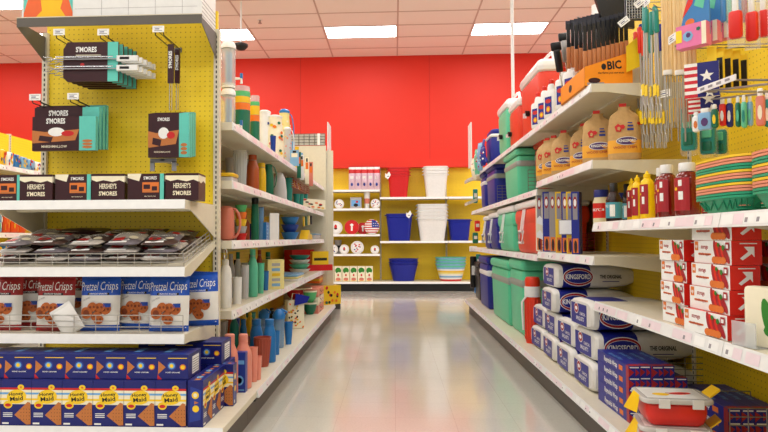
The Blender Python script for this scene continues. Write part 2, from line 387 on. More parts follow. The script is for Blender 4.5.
# far end of the left run: beige end panel, mesh topper, end display base and its wing sign
LE = 7.4
o = tag(MB().box(LB-.01, -.80, LE+.022, LE+.045, 0, zat(310, 145.5, LE), 'almond').build('partition_panel'), 'beige metal end panel closing the far end of the left shelving run', 'panel')
g = MB(); x0, x1 = LB-.0, -.81; z0 = zat(310, 145, LE); z1 = zat(310, 133.5, LE)
for q in range(9): x = x0+(x1-x0)*q/8; g.tube([(x, LE+.02, z0), (x, LE+.02, z1)], .003, 'wire', 4)
for q in range(5): z = z0+(z1-z0)*q/4; g.tube([(x0, LE+.02, z), (x1, LE+.02, z)], .003, 'wire', 4)
g.box(-.9, -.87, LE+.01, LE+.03, z0, z1, 'labelw'); g.box(x0, x1, LE+.026, LE+.034, z0, z1-.004, 'plasticgrey0')
tag(g.build('wire_topper'), 'grey wire grid on top of the beige end panel of the left run', 'wire grid')
def far_end(x0, x1, y0, y1, wingx, label, wl, side):
    t = thing('end_display', label, 'shelving', (x0, y0, 0)); w = x1-x0; d = y1-y0
    MB().box(0, w, 0, .02, .1, 1.98, 'almond').build('back_panel', t)
    MB().box(0, w, .02, d, .14, .17, 'almond').box(0, w, d-.06, d-.05, 0, .14, 'kick').build('base_deck', t)
    for z in (.6, .95, 1.3, 1.65): MB().box(0.1, w-.1, .02, d-.12, z-.03, z, 'almond').build('shelf', t)
    zc = zat(330, 124, 7.9); zd = zat(330, 167, 7.9)
    tag(MB().box(wingx-.006, wingx+.006, 7.75, 8.1, zd, zc, 'white').box(wingx-.03, wingx+.0, 8.04, 8.06, zd+.05, zd+.1, 'white').build('wing_sign'), wl, 'sign')
far_end(LB-.45, -.72, LE+.06, 8.5, atY(329, 150, 7.9).x, 'beige end display behind the far panel of the left run', 'thin white sign fin at the far end of the left run', 1)
# ================================================================ left end display goods
def honey_box(parent=None):
    w, h, d = .129, .19, .064
    m = MB(); m.box(-w/2, w/2, 0, d, 0, h, 'navy')
    m.fr((0, 0, 0), (1, 0, 0), (0, 0, 1))
    m.pr(-w/2, w/2, .088, .15, 'cream'); m.pr(-w/2, w/2, .147, .156, 'redink', .0006); m.pr(-w/2, w/2, .104, .112, 'hmyellow', .0006); m.pr(-w/2, w/2, .128, .136, 'skyblue', .0006)
    m.pe(0.002, .119, .042, .029, 'hmyellow', .0009, rot=.1); m.pt('Honey', 0, .130, .062, 'ink', .8, .0013, .1, .02); m.pt('Maid', .002, .110, .055, 'ink', .8, .0013, .1, .02)
    m.pe(.02, .158, .014, .011, 'hmyellow', .0011); m.pe(.02, .158, .005, .004, 'orangeink', .0014)
    m.pe(-.034, .086, .019, .016, 'hmyellow', .0011); m.pe(-.034, .084, .013, .007, 'redink', .0013)
    m.pq([(-.006, .044), (.05, .098), (.062, .094), (.064, .006), (.046, .004)], 'cracker', .0015)
    for i in range(4):
        for j in range(4):
            a, b = .022+.012*i, .026+.014*j
            if b < .05+(a-.0)*.9 and b > .04-(a)*.7: m.pe(a, b, .0018, .0018, 'brownbox', .0019, 6)
    for q in range(3): m.pr(-.055, -.015, .05-.007*q, .053-.007*q, 'labelw', .0006)
    m.pr(-.058, -.03, .006, .013, 'labelw', .0006)
    # right side panel (faces +x) and top
    m.fr((w/2, d/2, 0), (0, 1, 0), (0, 0, 1)); m.pq([(-.024, .02), (.022, .03), (.026, .15), (-.02, .165)], 'navy2')
    m.pe(0, .13, .015, .015, 'hmyellow', .0008); m.pe(0, .13, .008, .008, 'cream', .001); m.pe(.002, .075, .014, .014, 'hmyellow', .0008); m.pe(.002, .1, .012, .008, 'cracker', .0008, 3)
    m.pr(-.015, 0, .01, .024, 'labelw', .0008)
    m.fr((-w/2, d/2, 0), (0, -1, 0), (0, 0, 1)); m.pq([(-.024, .02), (.022, .03), (.026, .15), (-.02, .165)], 'navy2')
    m.pe(0, .13, .015, .015, 'hmyellow', .0008); m.pe(0, .13, .008, .008, 'cream', .001); m.pe(.002, .075, .014, .014, 'hmyellow', .0008); m.pe(.002, .1, .012, .008, 'cracker', .0008, 3)
    m.fr((0, 0, h), (1, 0, 0), (0, 1, 0)); m.pe(.0, .032, .02, .014, 'skyblue'); m.pe(.04, .032, .009, .009, 'orangeink'); m.pr(-.055, -.03, .015, .04, 'cracker'); m.pr(-w/2, w/2, .0, .004, 'navy2'); m.pt('HM', 0, .032, .018, 'hmyellow')
    m.fr((0, d, 0), (-1, 0, 0), (0, 0, 1)); m.pr(-.05, .05, .03, .16, 'navy2')
    return m
def honey_flat():
    w, h, d = .13, .1, .17
    m = MB(); m.box(-w/2, w/2, 0, d, 0, h, 'navy'); m.fr((0, 0, 0), (1, 0, 0), (0, 0, 1))
    m.pq([(-.062, .02), (-.03, .05), (-.06, .075)], 'cracker', .0006); m.pe(-.005, .055, .02, .019, 'navy2'); m.pe(-.005, .055, .014, .013, 'skyblue', .0007); m.pe(-.005, .055, .008, .008, 'hmyellow', .001); m.pe(.042, .05, .013, .012, 'orangeink'); m.pe(.042, .05, .009, .008, 'hmyellow', .0007)
    m.pq([(-.064, 0), (-.045, 0), (-.064, .02)], 'redink'); m.pr(-.02, .06, .085, .088, 'hmyellow'); m.pt('HONEY GRAHAMS', .0, .028, .06, 'labelw', 1, .0006)
    m.fr((0, 0, h), (1, 0, 0), (0, 1, 0)); m.pr(-.06, .06, .01, .04, 'navy2'); m.pr(-.06, -.03, .06, .15, 'skyblue')
    m.fr((w/2, 0, 0), (0, 1, 0), (0, 0, 1)); m.pr(.05, .14, .012, .085, 'labelw')
    for q in range(6): m.pr(.055, .135, .02+.01*q, .022+.01*q, 'ink', .0008)
    return m
KF = Kind(tag(honey_flat().build('cracker_box'), 'x', 'cracker box'))
hb = tag(honey_box().build('cracker_box'), 'x', 'cracker box'); KH = Kind(hb)
base = .17
fy = atZ(150, 427, base).y; print('front row Y', fy)
g1 = 'graham cracker boxes on the bottom shelf'
bw = .1305
xr = atZ(185.5, 428, base).x
for i in range(7):
    KH.put((xr - bw*(i+.5), fy, base), 0, f'navy and yellow cracker box standing in the front row, {ORD[i]} from its right end', g1)
for i in range(7):   # lying boxes on top: bottom flap faces the aisle
    KF.put((xr - bw*(i+.5)+.004, fy+.012, base+.1915), 0, f'flat cracker box lying on top of the front row, {ORD[i]} from the right', g1)
    KH.put((xr - bw*(i+.5)+.004, fy+.1, base), 0, f'cracker box hidden upright behind the front row, {ORD[i]} from the right', g1) if i < 7 else 0
for i in range(3): KF.put((xr - bw*(i-.5)-.075, fy+.33, base+.1915), 0, f'flat cracker box lying at the back near the post, {ORD[i]} from the right', g1)
for i in range(3): KH.put((xr +.045-.1305*i, fy+.33, base+.0), 0, f'cracker box upright at the back under the lying ones, {ORD[i]} from the post', g1)
# turned boxes: yellow fronts to the aisle
for i in range(4):
    KH.put((xr+.069, fy+.066+bw*i, base), 90, f'cracker box turned towards the aisle, {ORD[i]} from the shelf corner', g1)
# blue box at the end of that row
m = MB(); m.box(-.072, 0, 0, .045, 0, .2, 'navy2'); m.fr((-.036, 0, 0), (1, 0, 0), (0, 0, 1)); m.pe(.005, .06, .022, .025, 'skyblue'); m.pe(.005, .06, .014, .016, 'navy'); m.pr(-.03, .03, .01, .016, 'skyblue'); m.pr(-.028, .03, .14, .16, 'skyblue')
p = atZ(247, 391, base)
tag(m.build('cereal_box', loc=(p.x+.0, p.y-.035, base), rotz=0), 'bright blue box ending the row of turned cracker boxes', 'box')

# pretzel bags
dm('redbag', (150, 28, 32), .3); dm('bluebag', (28, 84, 190), .3); dm('bluebag2', (20, 60, 150), .3); dm('pretzel', (178, 92, 38), .55, var=.3, scale=90); dm('pretzeld', (120, 52, 20), .6)
def pillow(w, h, d, bands, crimp=.012, nx=14, nz=18, m=None, wob=.0, seed=1):
    """standing pouch, front -Y; bands = [(z fraction, material)] from the bottom up"""
    m = m or MB(); r = random.Random(seed)
    def dep(x, z):
        a = max(0, 1-abs(2*x/w)**3)**.6; b = max(0, math.sin(math.pi*min(1, max(0, z/h))))**.55
        return d/2*a*b*(1 + wob*math.sin(40*z+9*x+seed)*.5 + wob*math.sin(55*x+seed*2+23*z)*.4)
    for s in (-1, 1):
        for j in range(nz):
            z0, z1 = h*j/nz, h*(j+1)/nz; k = next(kk for f, kk in bands if (z0+z1)/2/h <= f)
            V = []; Fs = []
            for i in range(nx+1):
                x = -w/2+w*i/nx; V += [(x, s*dep(x, z0), z0), (x, s*dep(x, z1), z1)]
            for i in range(nx): q = (2*i, 2*i+2, 2*i+3, 2*i+1); Fs.append(q if s < 0 else q[::-1])
            m.add(V, Fs, k, True)
    m.add([(-w/2, -.001, 0), (w/2, -.001, 0), (w/2, -.001, -crimp*0), (w/2, .001, h+crimp), (-w/2, .001, h+crimp), (-w/2, 0, h)], [(0, 1, 3, 4)], bands[-1][1])
    m.fr((0, 0, 0), (1, 0, 0), (0, 0, 1)); m.warp = dep
    return m
def pretz(top, seed):
    m = pillow(.175, .235, .075, [(.13, top), (.68, 'clearwhite'), (1, top)], wob=.12, seed=seed)
    e = .0025; r = random.Random(5)
    m.pt('Pretzel Crisps', 0, .195, .16, 'labelw', 1.9, e, .03, -.002); m.pr(-.045, .05, .158, .168, 'ink', e); m.pt('CRUNCHY SNACKS', .002, .163, .08, 'labelw', 1, e+.001)
    for q in range(7):
        a, b = r.uniform(-.045, .045), r.uniform(.05, .11); m.pe(a, b, .024, .02, 'pretzel', e+.0012*q, 12, r.random()); m.pe(a-.008, b, .006, .006, 'pretzeld', e+.0006+.0012*q, 8); m.pe(a+.009, b+.001, .005, .006, 'pretzeld', e+.0006+.0012*q, 8)
    m.pe(-.045, .08, .026, .026, 'pretzel', e+.01, 16); m.pe(-.045, .08, .014, .014, 'pretzeld', e+.0108, 12)
    m.pr(.03, .06, .105, .122, 'bluebag2', e+.004); m.pt('CALORIES', -.05, .14, .04, 'printgrey', 1, e, .4)
    for q in range(3): m.pr(-.08, .08, .008+.008*q, .011+.008*q, 'labelw' if q == 1 else 'bluebag2' if top == 'bluebag' else 'redink', e)
    return m
dm('clearwhite', (232, 230, 226), .3)
KB = Kind(tag(pretz('bluebag', 2).build('pretzel_bag'), 'x', 'snack bag')); KR = Kind(tag(pretz('redbag', 4).build('pretzel_bag'), 'x', 'snack bag'))
zb = zS3+.002
def bagat(K, px, dy, rz, label, ry=0, rx=-4):
    p = atY(px, 300, EF+dy); K.put((p.x, EF+dy, zb), rz, label, 'pretzel snack bags', rx=rx, ry=ry)
bagat(KR, 2, .09, 3, 'red pretzel bag cut by the left picture edge'); bagat(KR, 27, .17, 8, 'red pretzel bag set back between two others', rx=-6); bagat(KR, 55, .08, -3, 'red pretzel bag standing right beside the blue ones')
bagat(KB, 100, .09, 2, 'blue pretzel bag farthest left of the blue ones'); bagat(KB, 138, .15, -4, 'blue pretzel bag half hidden behind its neighbour'); bagat(KB, 169, .08, 1, 'blue pretzel bag at the front right of the shelf'); bagat(KB, 201, .26, -6, 'blue pretzel bag leaning by the end display post', ry=-3)
bagat(KB, 194, .38, 10, 'blue pretzel bag at the very back by the post', ry=3)
bagat(KR, 70, .36, 10, 'red pretzel bag at the back of the snack shelf', ry=3); bagat(KB, 120, .38, -5, 'blue pretzel bag at the back of the snack shelf')
p = atY(78, 322, EF+.06); m = pillow(.1, .12, .03, [(1, 'clearwhite')], wob=.4, seed=9); tag(m.build('snack_pouch', loc=(p.x, EF+.035, zb), rotz=5), 'small crumpled clear and white pouch tipped between red and blue bags', 'pouch').rotation_euler.y = R(-32)
# wire fences on the shelf lips
dm('fencewire', (186, 183, 178), .35, .5)
def fence(w, h, n, mk='fencewire', rows=4, wr=.0018):
    m = MB()
    for i in range(rows): z = h*i/(rows-1)+.004; m.tube([(0, 0, z), (w, 0, z)], wr*1.2, mk, 5)
    for i in range(n+1): x = w*i/n; m.tube([(x, 0, .0), (x, 0, h+.004)], wr, mk, 4)
    return m
tag(fence(EW-.03, .075, 9).build('shelf_fence', loc=(EL+.015, EF+.018, zS3)), 'chrome wire fence along the lip of the pretzel bag shelf', 'wire fence')
tag(fence(EW-.02, .055, 12, rows=4).build('shelf_fence', loc=(EL+.01, EF+.012, zS2)), 'chrome wire fence along the lip of the sloping snack pack shelf', 'wire fence')
tag(fence(.4, .055, 6, rows=4).build('shelf_fence', loc=(ER-.014, EF+.02, zS2+.012), rotz=90), 'chrome wire fence at the side of the sloping snack pack shelf', 'wire fence').rotation_euler.y = R(-13)

# sloping shelf: flat dark packs
dm('pack1', (74, 52, 46), .35, var=.4, scale=40); dm('pack2', (190, 182, 174), .25, var=.4, scale=50); dm('pack3', (120, 112, 118), .3, var=.5, scale=40)
packs = []
for i in range(3):
    m = pillow(.15, .19, .034, [(.25, ('pack1', 'pack2', 'pack3')[i]), (.75, ('pack3', 'pack1', 'pack2')[i]), (1, ('pack2', 'pack3', 'pack1')[i])], wob=.35, seed=20+i)
    m.pr(-.05, .0, .03, .06, 'redink', .003); m.pt('MARSHMALLOW', 0, .1, .12, 'labelw', 1.6, .003); m.pq([(-.07, .09), (.0, .02), (.03, .03), (-.05, .12)], 'clearwhite', .0028); m.pr(.03, .06, .12, .15, 'redink', .003); m.pr(-.06, .02, .008, .02, 'labelw', .003); m.pe(.035, .06, .02, .016, 'cream', .003); m.pr(-.06, .06, .15, .17, 'clearwhite', .003)
    packs.append(Kind(tag(m.build('snack_pack'), 'x', 'snack pack')))
slp = math.degrees(math.atan2(.115, ED))
row = ['front', 'middle', 'back']
for r_ in range(2):
    for i in range(5):
        for l in range(3 if r_ == 0 else 2):
            y = .03+.215*r_+rnd.uniform(0, .012); x = .1+.165*i+rnd.uniform(-.007, .007); z = zS2+.115*(y)/ED+.022+.034*l
            packs[(i+l+r_) % 3].put((EL+x, EF+y, z), rnd.uniform(-10, 10), f'flat snack pack, {("front","back")[r_]} row, {ORD[i]} pile from the left, {("bottom","second","top")[l]} layer', 'flat snack packs on the sloping shelf', rx=-90+slp+rnd.uniform(-2, 4))
# two bigger brown trays of packs lying across the rear
for i, (x, y, rz, n) in enumerate(((.28, .3, 14, 'left'), (.52, .27, -6, 'middle'))):
    m = pillow(.22, .16, .03, [(1, 'brownbox')], wob=.2, seed=i+31); m.pr(-.09, .09, .02, .03, 'cream', .003)
    tag(m.build('snack_pack', loc=(EL+x, EF+y, zS2+.115*y/ED+.075), rotz=rz), f'wide dark brown snack pack on top of the {n} heap', 'snack pack').rotation_euler.x = R(-80)

# s'mores cartons on the top shelf
def smore(front):
    w, h, d = (.165, .118, .12) if front == 0 else (.145, .118, .12)
    m = MB(); m.box(-w/2, w/2, 0, d, 0, h, 'brownbox'); m.fr((0, 0, 0), (1, 0, 0), (0, 0, 1))
    if front == 0:
        m.pr(w/2-.018, w/2, 0, h, 'tealbox'); m.pt("S'MORES", .02, .098, .06, 'labelw', 1.2, .001, 0, .02); m.pr(-.015, .06, .035, .08, 'orangeink', .0008); m.pr(-.01, .02, .05, .07, 'brownbox', .0012); m.pr(.028, .052, .042, .062, 'brownbox', .0012); m.pr(-.01, .055, .037, .043, 'cracker', .0014); m.pt('MILK CHOCOLATE', .02, .018, .05, 'cream')
        m.pq([(-w/2, .1), (-w/2, .118), (-.02, .118), (-.03, .085)], 'cream', .0005)
    else:
        m.pq([(-w/2, h), (-w/2, .092), (-.05, .083), (-.02, .09), (.02, .082), (.05, .09), (w/2, .08), (w/2, h)], 'cream'); m.pr(-w/2, w/2, .108, .118, 'brownbox', .0008)
        m.pt("HERSHEY'S", 0, .062, .075, 'cream', 1.9, .001, 0, .02); m.pt("S'MORES", 0, .03, .08, 'cream', 1.2, .001, 0, .03)
    m.fr((w/2, d/2, 0), (0, 1, 0), (0, 0, 1)); m.pq([(-.06, .118), (-.06, .085), (-.02, .075), (.02, .09), (.06, .08), (.06, .118)], 'cream'); m.pr(-.06, .06, .11, .118, 'brownbox', .0008)
    return m
K0 = Kind(tag(smore(0).build('chocolate_carton'), 'x', 'carton')); K1 = Kind(tag(smore(1).build('chocolate_carton'), 'x', 'carton'))
yy = EF+.05
def xat(px, Y=None): return atY(px, 190, Y or yy).x
seq = [(1, 182), (0, 147-2), (1, 108), (0, 72), (1, 36), (0, 2)]
for i, (kd, px) in enumerate(seq):
    (K0 if kd == 0 else K1).put((xat(px), yy+(.008 if kd == 0 else 0), zS1+.002), (0, 3)[kd] if kd else -2, f'dark brown {"picture" if kd==0 else "drip topped"} carton with {"a teal edge" if kd==0 else "cream lettering"}, {ORD[i]} from the right on the top shelf', 'chocolate cartons on the end display')

# peg goods. hooks first
def hook(L_=.24, double=True):
    m = MB()
    for x in ((-.02, .02) if double else (0,)): m.tube([(x, 0, 0), (x, -L_, 0), (x, -L_-.006, .012)], .0025, 'black', 6)
    m.box(-.025, .025, -.004, 0, -.012, .012, 'steel')
    return m
def price(w=.055): return MB().box(-w/2, w/2, -.003, 0, -.013, .017, 'labelw').fr((0, -.0031, 0), (1, 0, 0), (0, 0, 1)).pr(-w*.3, w*.1, .0, .004, 'navy').pr(-w*.35, w*.35, -.007, -.005, 'ink').pr(-.02, .02, .009, .011, 'printgrey')
hk = thing('peg_hook', 'x', 'peg hook'); hook().build('prong', hk)
pz = MB(); pz.tube([(0, 0, .01), (0, -.255, .012)], .0018, 'black', 5); pz.build('tag_arm', hk, (0, 0, .0)); price().build('price_tag', hk, (0, -.256, .022))
KK = Kind(hk)
def pegpt(px, py, dy=.25): return atY(px, py, EB-dy)
hooks = [(60, 33, 'left of the roasting fork bundle'), (104, 33, 'above the roasting fork bundle'), (159, 30, 'above the narrow hanging pack'), (36, 98, 'at the left over the hanging cartons'), (74, 97, 'over the second column of hanging cartons')]
for px, py, l in hooks:
    p = pegpt(px, py); KK.put((p.x, EB-.001, p.z-.022), 0, 'black wire peg hook with white price tag ' + l, 'peg hooks on the end display')
# roasting fork packs: big dark sleeves hung horizontally
p1 = pegpt(67, 47, .2); 
def sleeve(label, x, y, z, w, h, rz, grp=None, seed=0):
    t = thing('roasting_fork_pack', label, 'roasting forks', (x, y, z), rz, grp)
    m = MB(); m.prism([(0, 0), (.02, -.02), (w, -.02), (w, h), (.02, h), (0, h*.8)], 0, .012, 'brownbox'); m.fr((0, -.0005, 0), (1, 0, 0), (0, 0, 1)); m.pr(w-.05, w, -.02, h, 'tealbox'); m.pt("S'MORES", w*.42, h*.78, .1, 'labelw', 1.3, .001, 0, .03); m.pr(.06, .18, h*.62, h*.64, 'cream'); m.pe(w*.35, h*.36, .01, .008, 'redink'); m.build('sleeve', t)
    for q in range(2):
        f = MB(); zz = h*(.5-.27*q)
        f.tube([(-.04, -.01, zz), (w+.02, -.01, zz)], .004, 'chrome'); f.tube([(-.03, -.012, zz+.012), (w-.02, -.012, zz+.012)], .003, 'chrome')
        for s in (-1, 1): f.tube([(-.04, -.01, zz), (-.055, -.01, zz+s*.01), (-.09, -.01, zz+s*.011)], .0022, 'chrome')
        f.box(w-.0, w+.1, -.02, -.002, zz-.012, zz+.014, 'whiteplastic'); f.fr((w, -.0205, zz), (1, 0, 0), (0, 0, 1)).pr(.015, .06, -.005, .007, 'ink')
        f.build('fork', t)
    return t
sw = atY(116, 60, EB-.24).x - atY(63, 60, EB-.24).x; sh = atY(90, 45, EB-.24).z - atY(90, 83, EB-.24).z
for i in range(5):
    y = EB-.245+.045*i; p = atY(63, 81, EB-.245); sleeve(f'dark roasting fork pack with teal edge, {ORD[i]} from the front of its bundle', p.x+.003*i, y, p.z+.016+.002*i, sw+.005, sh*.93, 2, 'roasting fork packs in the hanging bundle')
# hanging cartons
def hcart(label, px0, px1, py0, py1, dy, grp, wp):
    a = atY(px0, py1, EB-dy); b = atY(px1, py0, EB-dy); w = b.x-a.x; h = b.z-a.z
    m = MB(); m.box(0, w, 0, .022, 0, h, 'brownbox'); m.fr((0, -.0003, 0), (1, 0, 0), (0, 0, 1)); m.pr(w*(1-wp), w, 0, h, 'tealbox', .0004); m.pt("S'MORES", w*(1-wp)*.5, h*.86, w*.3, 'labelw', 1.4, .001, 0, .03)
    m.pq([(.0, h*.22), (w*.68, h*.3), (w*(1-wp), h*.62), (w*.2, h*.55), (0, h*.6)], 'cracker', .0004); m.pe(w*.38, h*.55, w*.13, h*.13, 'labelw', .0008); m.pq([(w*.1, h*.3), (w*.3, h*.25), (w*.33, h*.4), (w*.12, h*.45)], 'brownbox', .001); m.pe(w*.56, h*.5, w*.1, h*.08, 'redink', .001); m.pt('MARSHMALLOW', w*.35, h*.12, w*.4, 'cream')
    for q in range(3): m.pe(w*(1-wp*.5), h*(.1+.09*q), w*.08, h*.04, 'cracker', .001)
    m.fr((w, .011, 0), (0, 1, 0), (0, 0, 1)); m.pr(-.011, .011, 0, h, 'tealbox')
    return tag(m.build('hanging_carton', loc=(a.x, EB-dy, a.z)), label, 'carton', grp)
for i in range(4):
    hcart(f'dark hanging carton with teal edge in the left pair, {ORD[i]} from the front', 32+i*2.2, 96+i*3.5, (116, 107, 106, 105)[i], (151, 150, 150, 150)[i], .25-.055*i, 'hanging dark cartons at the left of the pegboard', .26)
for i in range(3): hcart(f'dark hanging carton in the rear stack behind the left pair, {ORD[i]} from the front', 36+i*1, 88+i*1.5, 106-i, 140-i, .045-.0*i if 0 else .028+.0*i, 'rear cartons of the left stack', .2) if i == 0 else 0
for i in range(4):
    hcart(f'dark hanging carton in the stack over the cartons on the right, {ORD[i]} from the front', 148+i*2.0, 189+i*1.8, 113-.3*i, 157.5-.3*i, .23-.05*i, 'hanging dark cartons on the right of the pegboard', .24)
# narrow hanging pack with metal skewers
for i in range(2):
    a = atY(167.5+7*i, 83, EB-.22+.06*i); b = atY(173.5+6*i, 44+i*5, EB-.22+.06*i)
    t = thing('skewer_pack', ('front', 'rear')[i] + ' narrow dark skewer pack hanging beside the roasting forks', 'skewers', (a.x, EB-.22+.06*i, a.z)); w = b.x-a.x; h = b.z-a.z
    m = MB(); m.box(0, w, 0, .012, 0, h, 'brownbox').fr((0, -.0003, 0), (1, 0, 0), (0, 0, 1)); m.pt("S'MORES", w/2, h*.6, h*.45, 'labelw', 1, .001, R(90), .03); m.build('sleeve', t)
    f = MB()
    for q in range(2): f.tube([(w*(.3+.4*q), .006, 0), (w*(.3+.4*q), .006, -.13)], .0022, 'chrome')
    f.build('skewer', t)
# grey plastic carton stop under the right stack
m = MB(); m.box(0, .13, 0, .004, .05, .06, 'plasticgrey') if 0 else None
dm('plasticgrey', (150, 152, 156), .4)
a = atY(150, 171, EB-.2)
tag(MB().box(0, .02, 0, .01, 0, .045, 'plasticgrey').box(0, .125, 0, .01, .04, .06, 'plasticgrey').box(.105, .125, 0, .01, 0, .045, 'plasticgrey').box(.05, .07, 0, .2, .048, .056, 'plasticgrey').build('shelf_divider', loc=(a.x, EB-.2, a.z)), 'grey plastic bracket sticking out under the right hanging cartons', 'bracket')
# ================================================================ goods on the left run (open side faces +X)
COL = dict(mint=(98, 200, 165), coral=(222, 130, 112), pink=(236, 148, 128), terra=(170, 78, 60), brownorange=(178, 84, 44), mustard=(240, 196, 40), blue=(42, 120, 190), dblue=(24, 60, 150), green=(22, 110, 84), teal=(36, 140, 130), grey=(176, 176, 180), red=(212, 32, 36), lgreen=(90, 190, 120), orange=(238, 120, 40), paley=(240, 226, 150), lblue=(130, 180, 220), cobalt=(20, 34, 150))
for k, v in COL.items(): dm('p_'+k, v, .32)
dm('p_clear', (225, 230, 232), .08, alpha=.38, var=0); dm('p_clearblue', (120, 170, 215), .08, alpha=.55, var=0); dm('p_frost', (214, 214, 216), .3, alpha=.8, var=0); dm('jet', (16, 16, 18), .35)
def lath(name, label, cat, prof, k, loc, grp=None, parts=(), seg=20, sy=1, xyz=None):
    """prof: heights and radii in metres; parts: (name, prof, material) children"""
    t = thing(name, label, cat, loc, 0, grp)
    MB().lathe(prof, k, seg=seg, sy=sy).build('body', t)
    for nm, pf, kk in parts: MB().lathe(pf, kk, seg=seg, sy=sy).build(nm, t)
    return t
def fit(px0, px1, pyt, X, zb):
    Y = colY((px0+px1)/2, X); r = (px1-px0)/2*Y/F; z = zat((px0+px1)/2, pyt, Y); return Y, r, z-zb
def bottle(px0, px1, pyt, X, zb, k, label, cat='bottle', kcap=None, seg=20, name='water_bottle', neck=.45, grp=None):
    Y, r, h = fit(px0, px1, pyt, X, zb)
    body = [(r*.9, 0), (r, .004), (r, h*.6), (r*.95, h*.67), (r*neck*1.15, h*.8), (r*neck, h*.86)]
    cap = [(r*neck*1.05, h*.862), (r*neck*1.1, h*.87), (r*neck*1.1, h*.99), (r*neck*.95, h)]
    return lath(name, label, cat, body, k, (X, Y, zb), grp, [('cap', cap, kcap or k), ('neck_ring', [(r*neck*1.0, h*.845), (r*neck*1.12, h*.85), (r*neck*1.12, h*.86), (r*neck, h*.865)], 'steel' if kcap is None else kcap)], seg)
def cup(px0, px1, pyt, X, zb, k, label, taper=.78, ribs=0, name='tumbler', cat='tumbler', grp=None):
    Y, r, h = fit(px0, px1, pyt, X, zb)
    prof = [(r*taper, 0), (r*taper*1.02, .003)] + [(r*(taper+(1-taper)*q/8), h*q/8) for q in range(1, 8)] + [(r, h*.97), (r*1.05, h*.975), (r*1.05, h), (r*.97, h), (r*.93, h*.9), (r*taper*.9, h*.05), (0.0005, h*.04)]
    t = thing(name, label, cat, (X, Y, zb), 0, grp); m = MB().lathe(prof, k, caps=False, seg=24 if not ribs else 24); m.build('body', t)
    if ribs:
        g = MB()
        for q in range(ribs): a = 2*math.pi*q/ribs; g.tube([(r*taper*math.cos(a), r*taper*math.sin(a), .01), (r*math.cos(a), r*math.sin(a), h*.93)], r*.06, k, 4)
        g.build('ribs', t)
    return t
def pitcher(px0, px1, pyt, X, zb, k, label, kl=None, hand='near', flip=1, neck=.75, prints=None):
    Y, r, h = fit(px0, px1, pyt, X, zb)
    t = thing('pitcher', label, 'pitcher', (X, Y, zb), 0)
    MB().lathe([(r*.75, 0), (r*.95, h*.04), (r, h*.3), (r*.95, h*.6), (r*neck, h*.88), (r*neck*1.08, h*.93)], k, seg=24).build('body', t)
    MB().lathe([(r*neck*1.1, h*.93), (r*neck*1.12, h*.965), (r*neck*.7, h*.99), (r*.2, h)], kl or k, seg=24).build('lid', t)
    a = MB(); pts = []
    for q in range(9): an = -math.pi/2 + math.pi*q/8; pts.append((flip*(r*.85 + r*.62*math.cos(an)), 0, h*.6+h*.32*math.sin(an)))
    a.tube(pts, r*.09, kl or k, 8); a.build('handle', t)
    if prints:
        g = MB(); rr = random.Random(3)
        for q in range(26):
            an = rr.uniform(0, 6.28); z = rr.uniform(h*.12, h*.8); rad = r*(1.0 if z < h*.6 else .9)+.001
            g.fr((rad*math.cos(an), rad*math.sin(an), z), (-math.sin(an), math.cos(an), 0), (0, 0, 1)).pe(0, 0, r*.2, r*.17, rr.choice(prints), .001+.0001*q, 8)
        g.build('floral_print', t)
    return t
def bx(name, label, cat, x, y, z, w, d, h, k, rz=90, grp=None, prints=None, rx=0):
    """box whose front (local -Y) has width w; origin at bottom centre of the front"""
    m = MB(); m.box(-w/2, w/2, 0, d, 0, h, k); m.fr((0, 0, 0), (1, 0, 0), (0, 0, 1))
    if prints: prints(m, w, h)
    o = tag(m.build(name, loc=(x, y, z), rotz=rz), label, cat, grp); return o

Z1, Z2, Z3, Z4, ZB = .572, .93, 1.238, 1.54, .17
# ---- top shelf
X = -.95
for j, (z0, z1, l) in enumerate(((118, 72, 'lower'), (70, 26, 'upper'))):
    Y = colY(228, X); r = 7.2*Y/F; zb = Z4 if j == 0 else Z4+.272
    h = .262
    t = thing('drink_dispenser', f'{l} clear drink dispenser with white lid stacked by the end display post', 'dispenser', (X, Y, zb))
    MB().lathe([(r*.9, 0), (r, .01), (r, h*.8), (r*.9, h*.85)], 'p_clear', caps=True, seg=24).build('body', t)
    MB().lathe([(r*1.03, h*.85), (r*1.03, h*.93), (r*.8, h), (0.001, h)], 'whiteplastic', caps=False).build('lid', t); MB().lathe([(r*.97, -.006), (r*.97, .02)], 'whiteplastic').build('base', t)
    
    for q, kk in enumerate(('lblue', 'coral', 'lblue')): g = MB(); g.tube([(0.3*r*math.cos(q*2.1), .3*r*math.sin(q*2.1), .03), (0.3*r*math.cos(q*2.1), .3*r*math.sin(q*2.1), h*.78)], r*.22, 'p_'+kk, 8); g.build('cup', t)
    MB().tube([(r, 0, .05), (r+.035, 0, .05), (r+.035, 0, .02)], .008, 'whiteplastic', 8).box(r+.028, r+.042, -.008, .008, .05, .08, 'p_blue').build('tap', t)
def striped(px0, px1, pyt, X, zb, label, bands):
    Y, r, h = fit(px0, px1, pyt, X, zb); t = thing('drinking_glass', label, 'glass', (X, Y, zb)); z = 0
    MB().lathe([(r*.96, 0), (r*.98, h*.03), (r*.98, h*.99), (r*.93, h)], 'p_clear', seg=24).build('body', t)
    m = MB()
    for f, k in bands: m.lathe([(r*1.0, z+.002), (r*1.0, h*f)], k, caps=False, seg=24); z = h*f
    m.build('striped_wrap', t)
striped(233, 250, 87, -.93, Z4, 'tall glass striped dark green, orange and yellow on the top shelf', [(.55, 'p_green'), (.68, 'p_orange'), (.8, 'p_mustard'), (.9, 'p_lgreen')])
striped(250, 259.5, 96, -.92, Z4, 'narrower striped glass beside the tall one', [(.5, 'p_green'), (.62, 'p_orange'), (.8, 'p_mustard'), (.88, 'p_lgreen')])
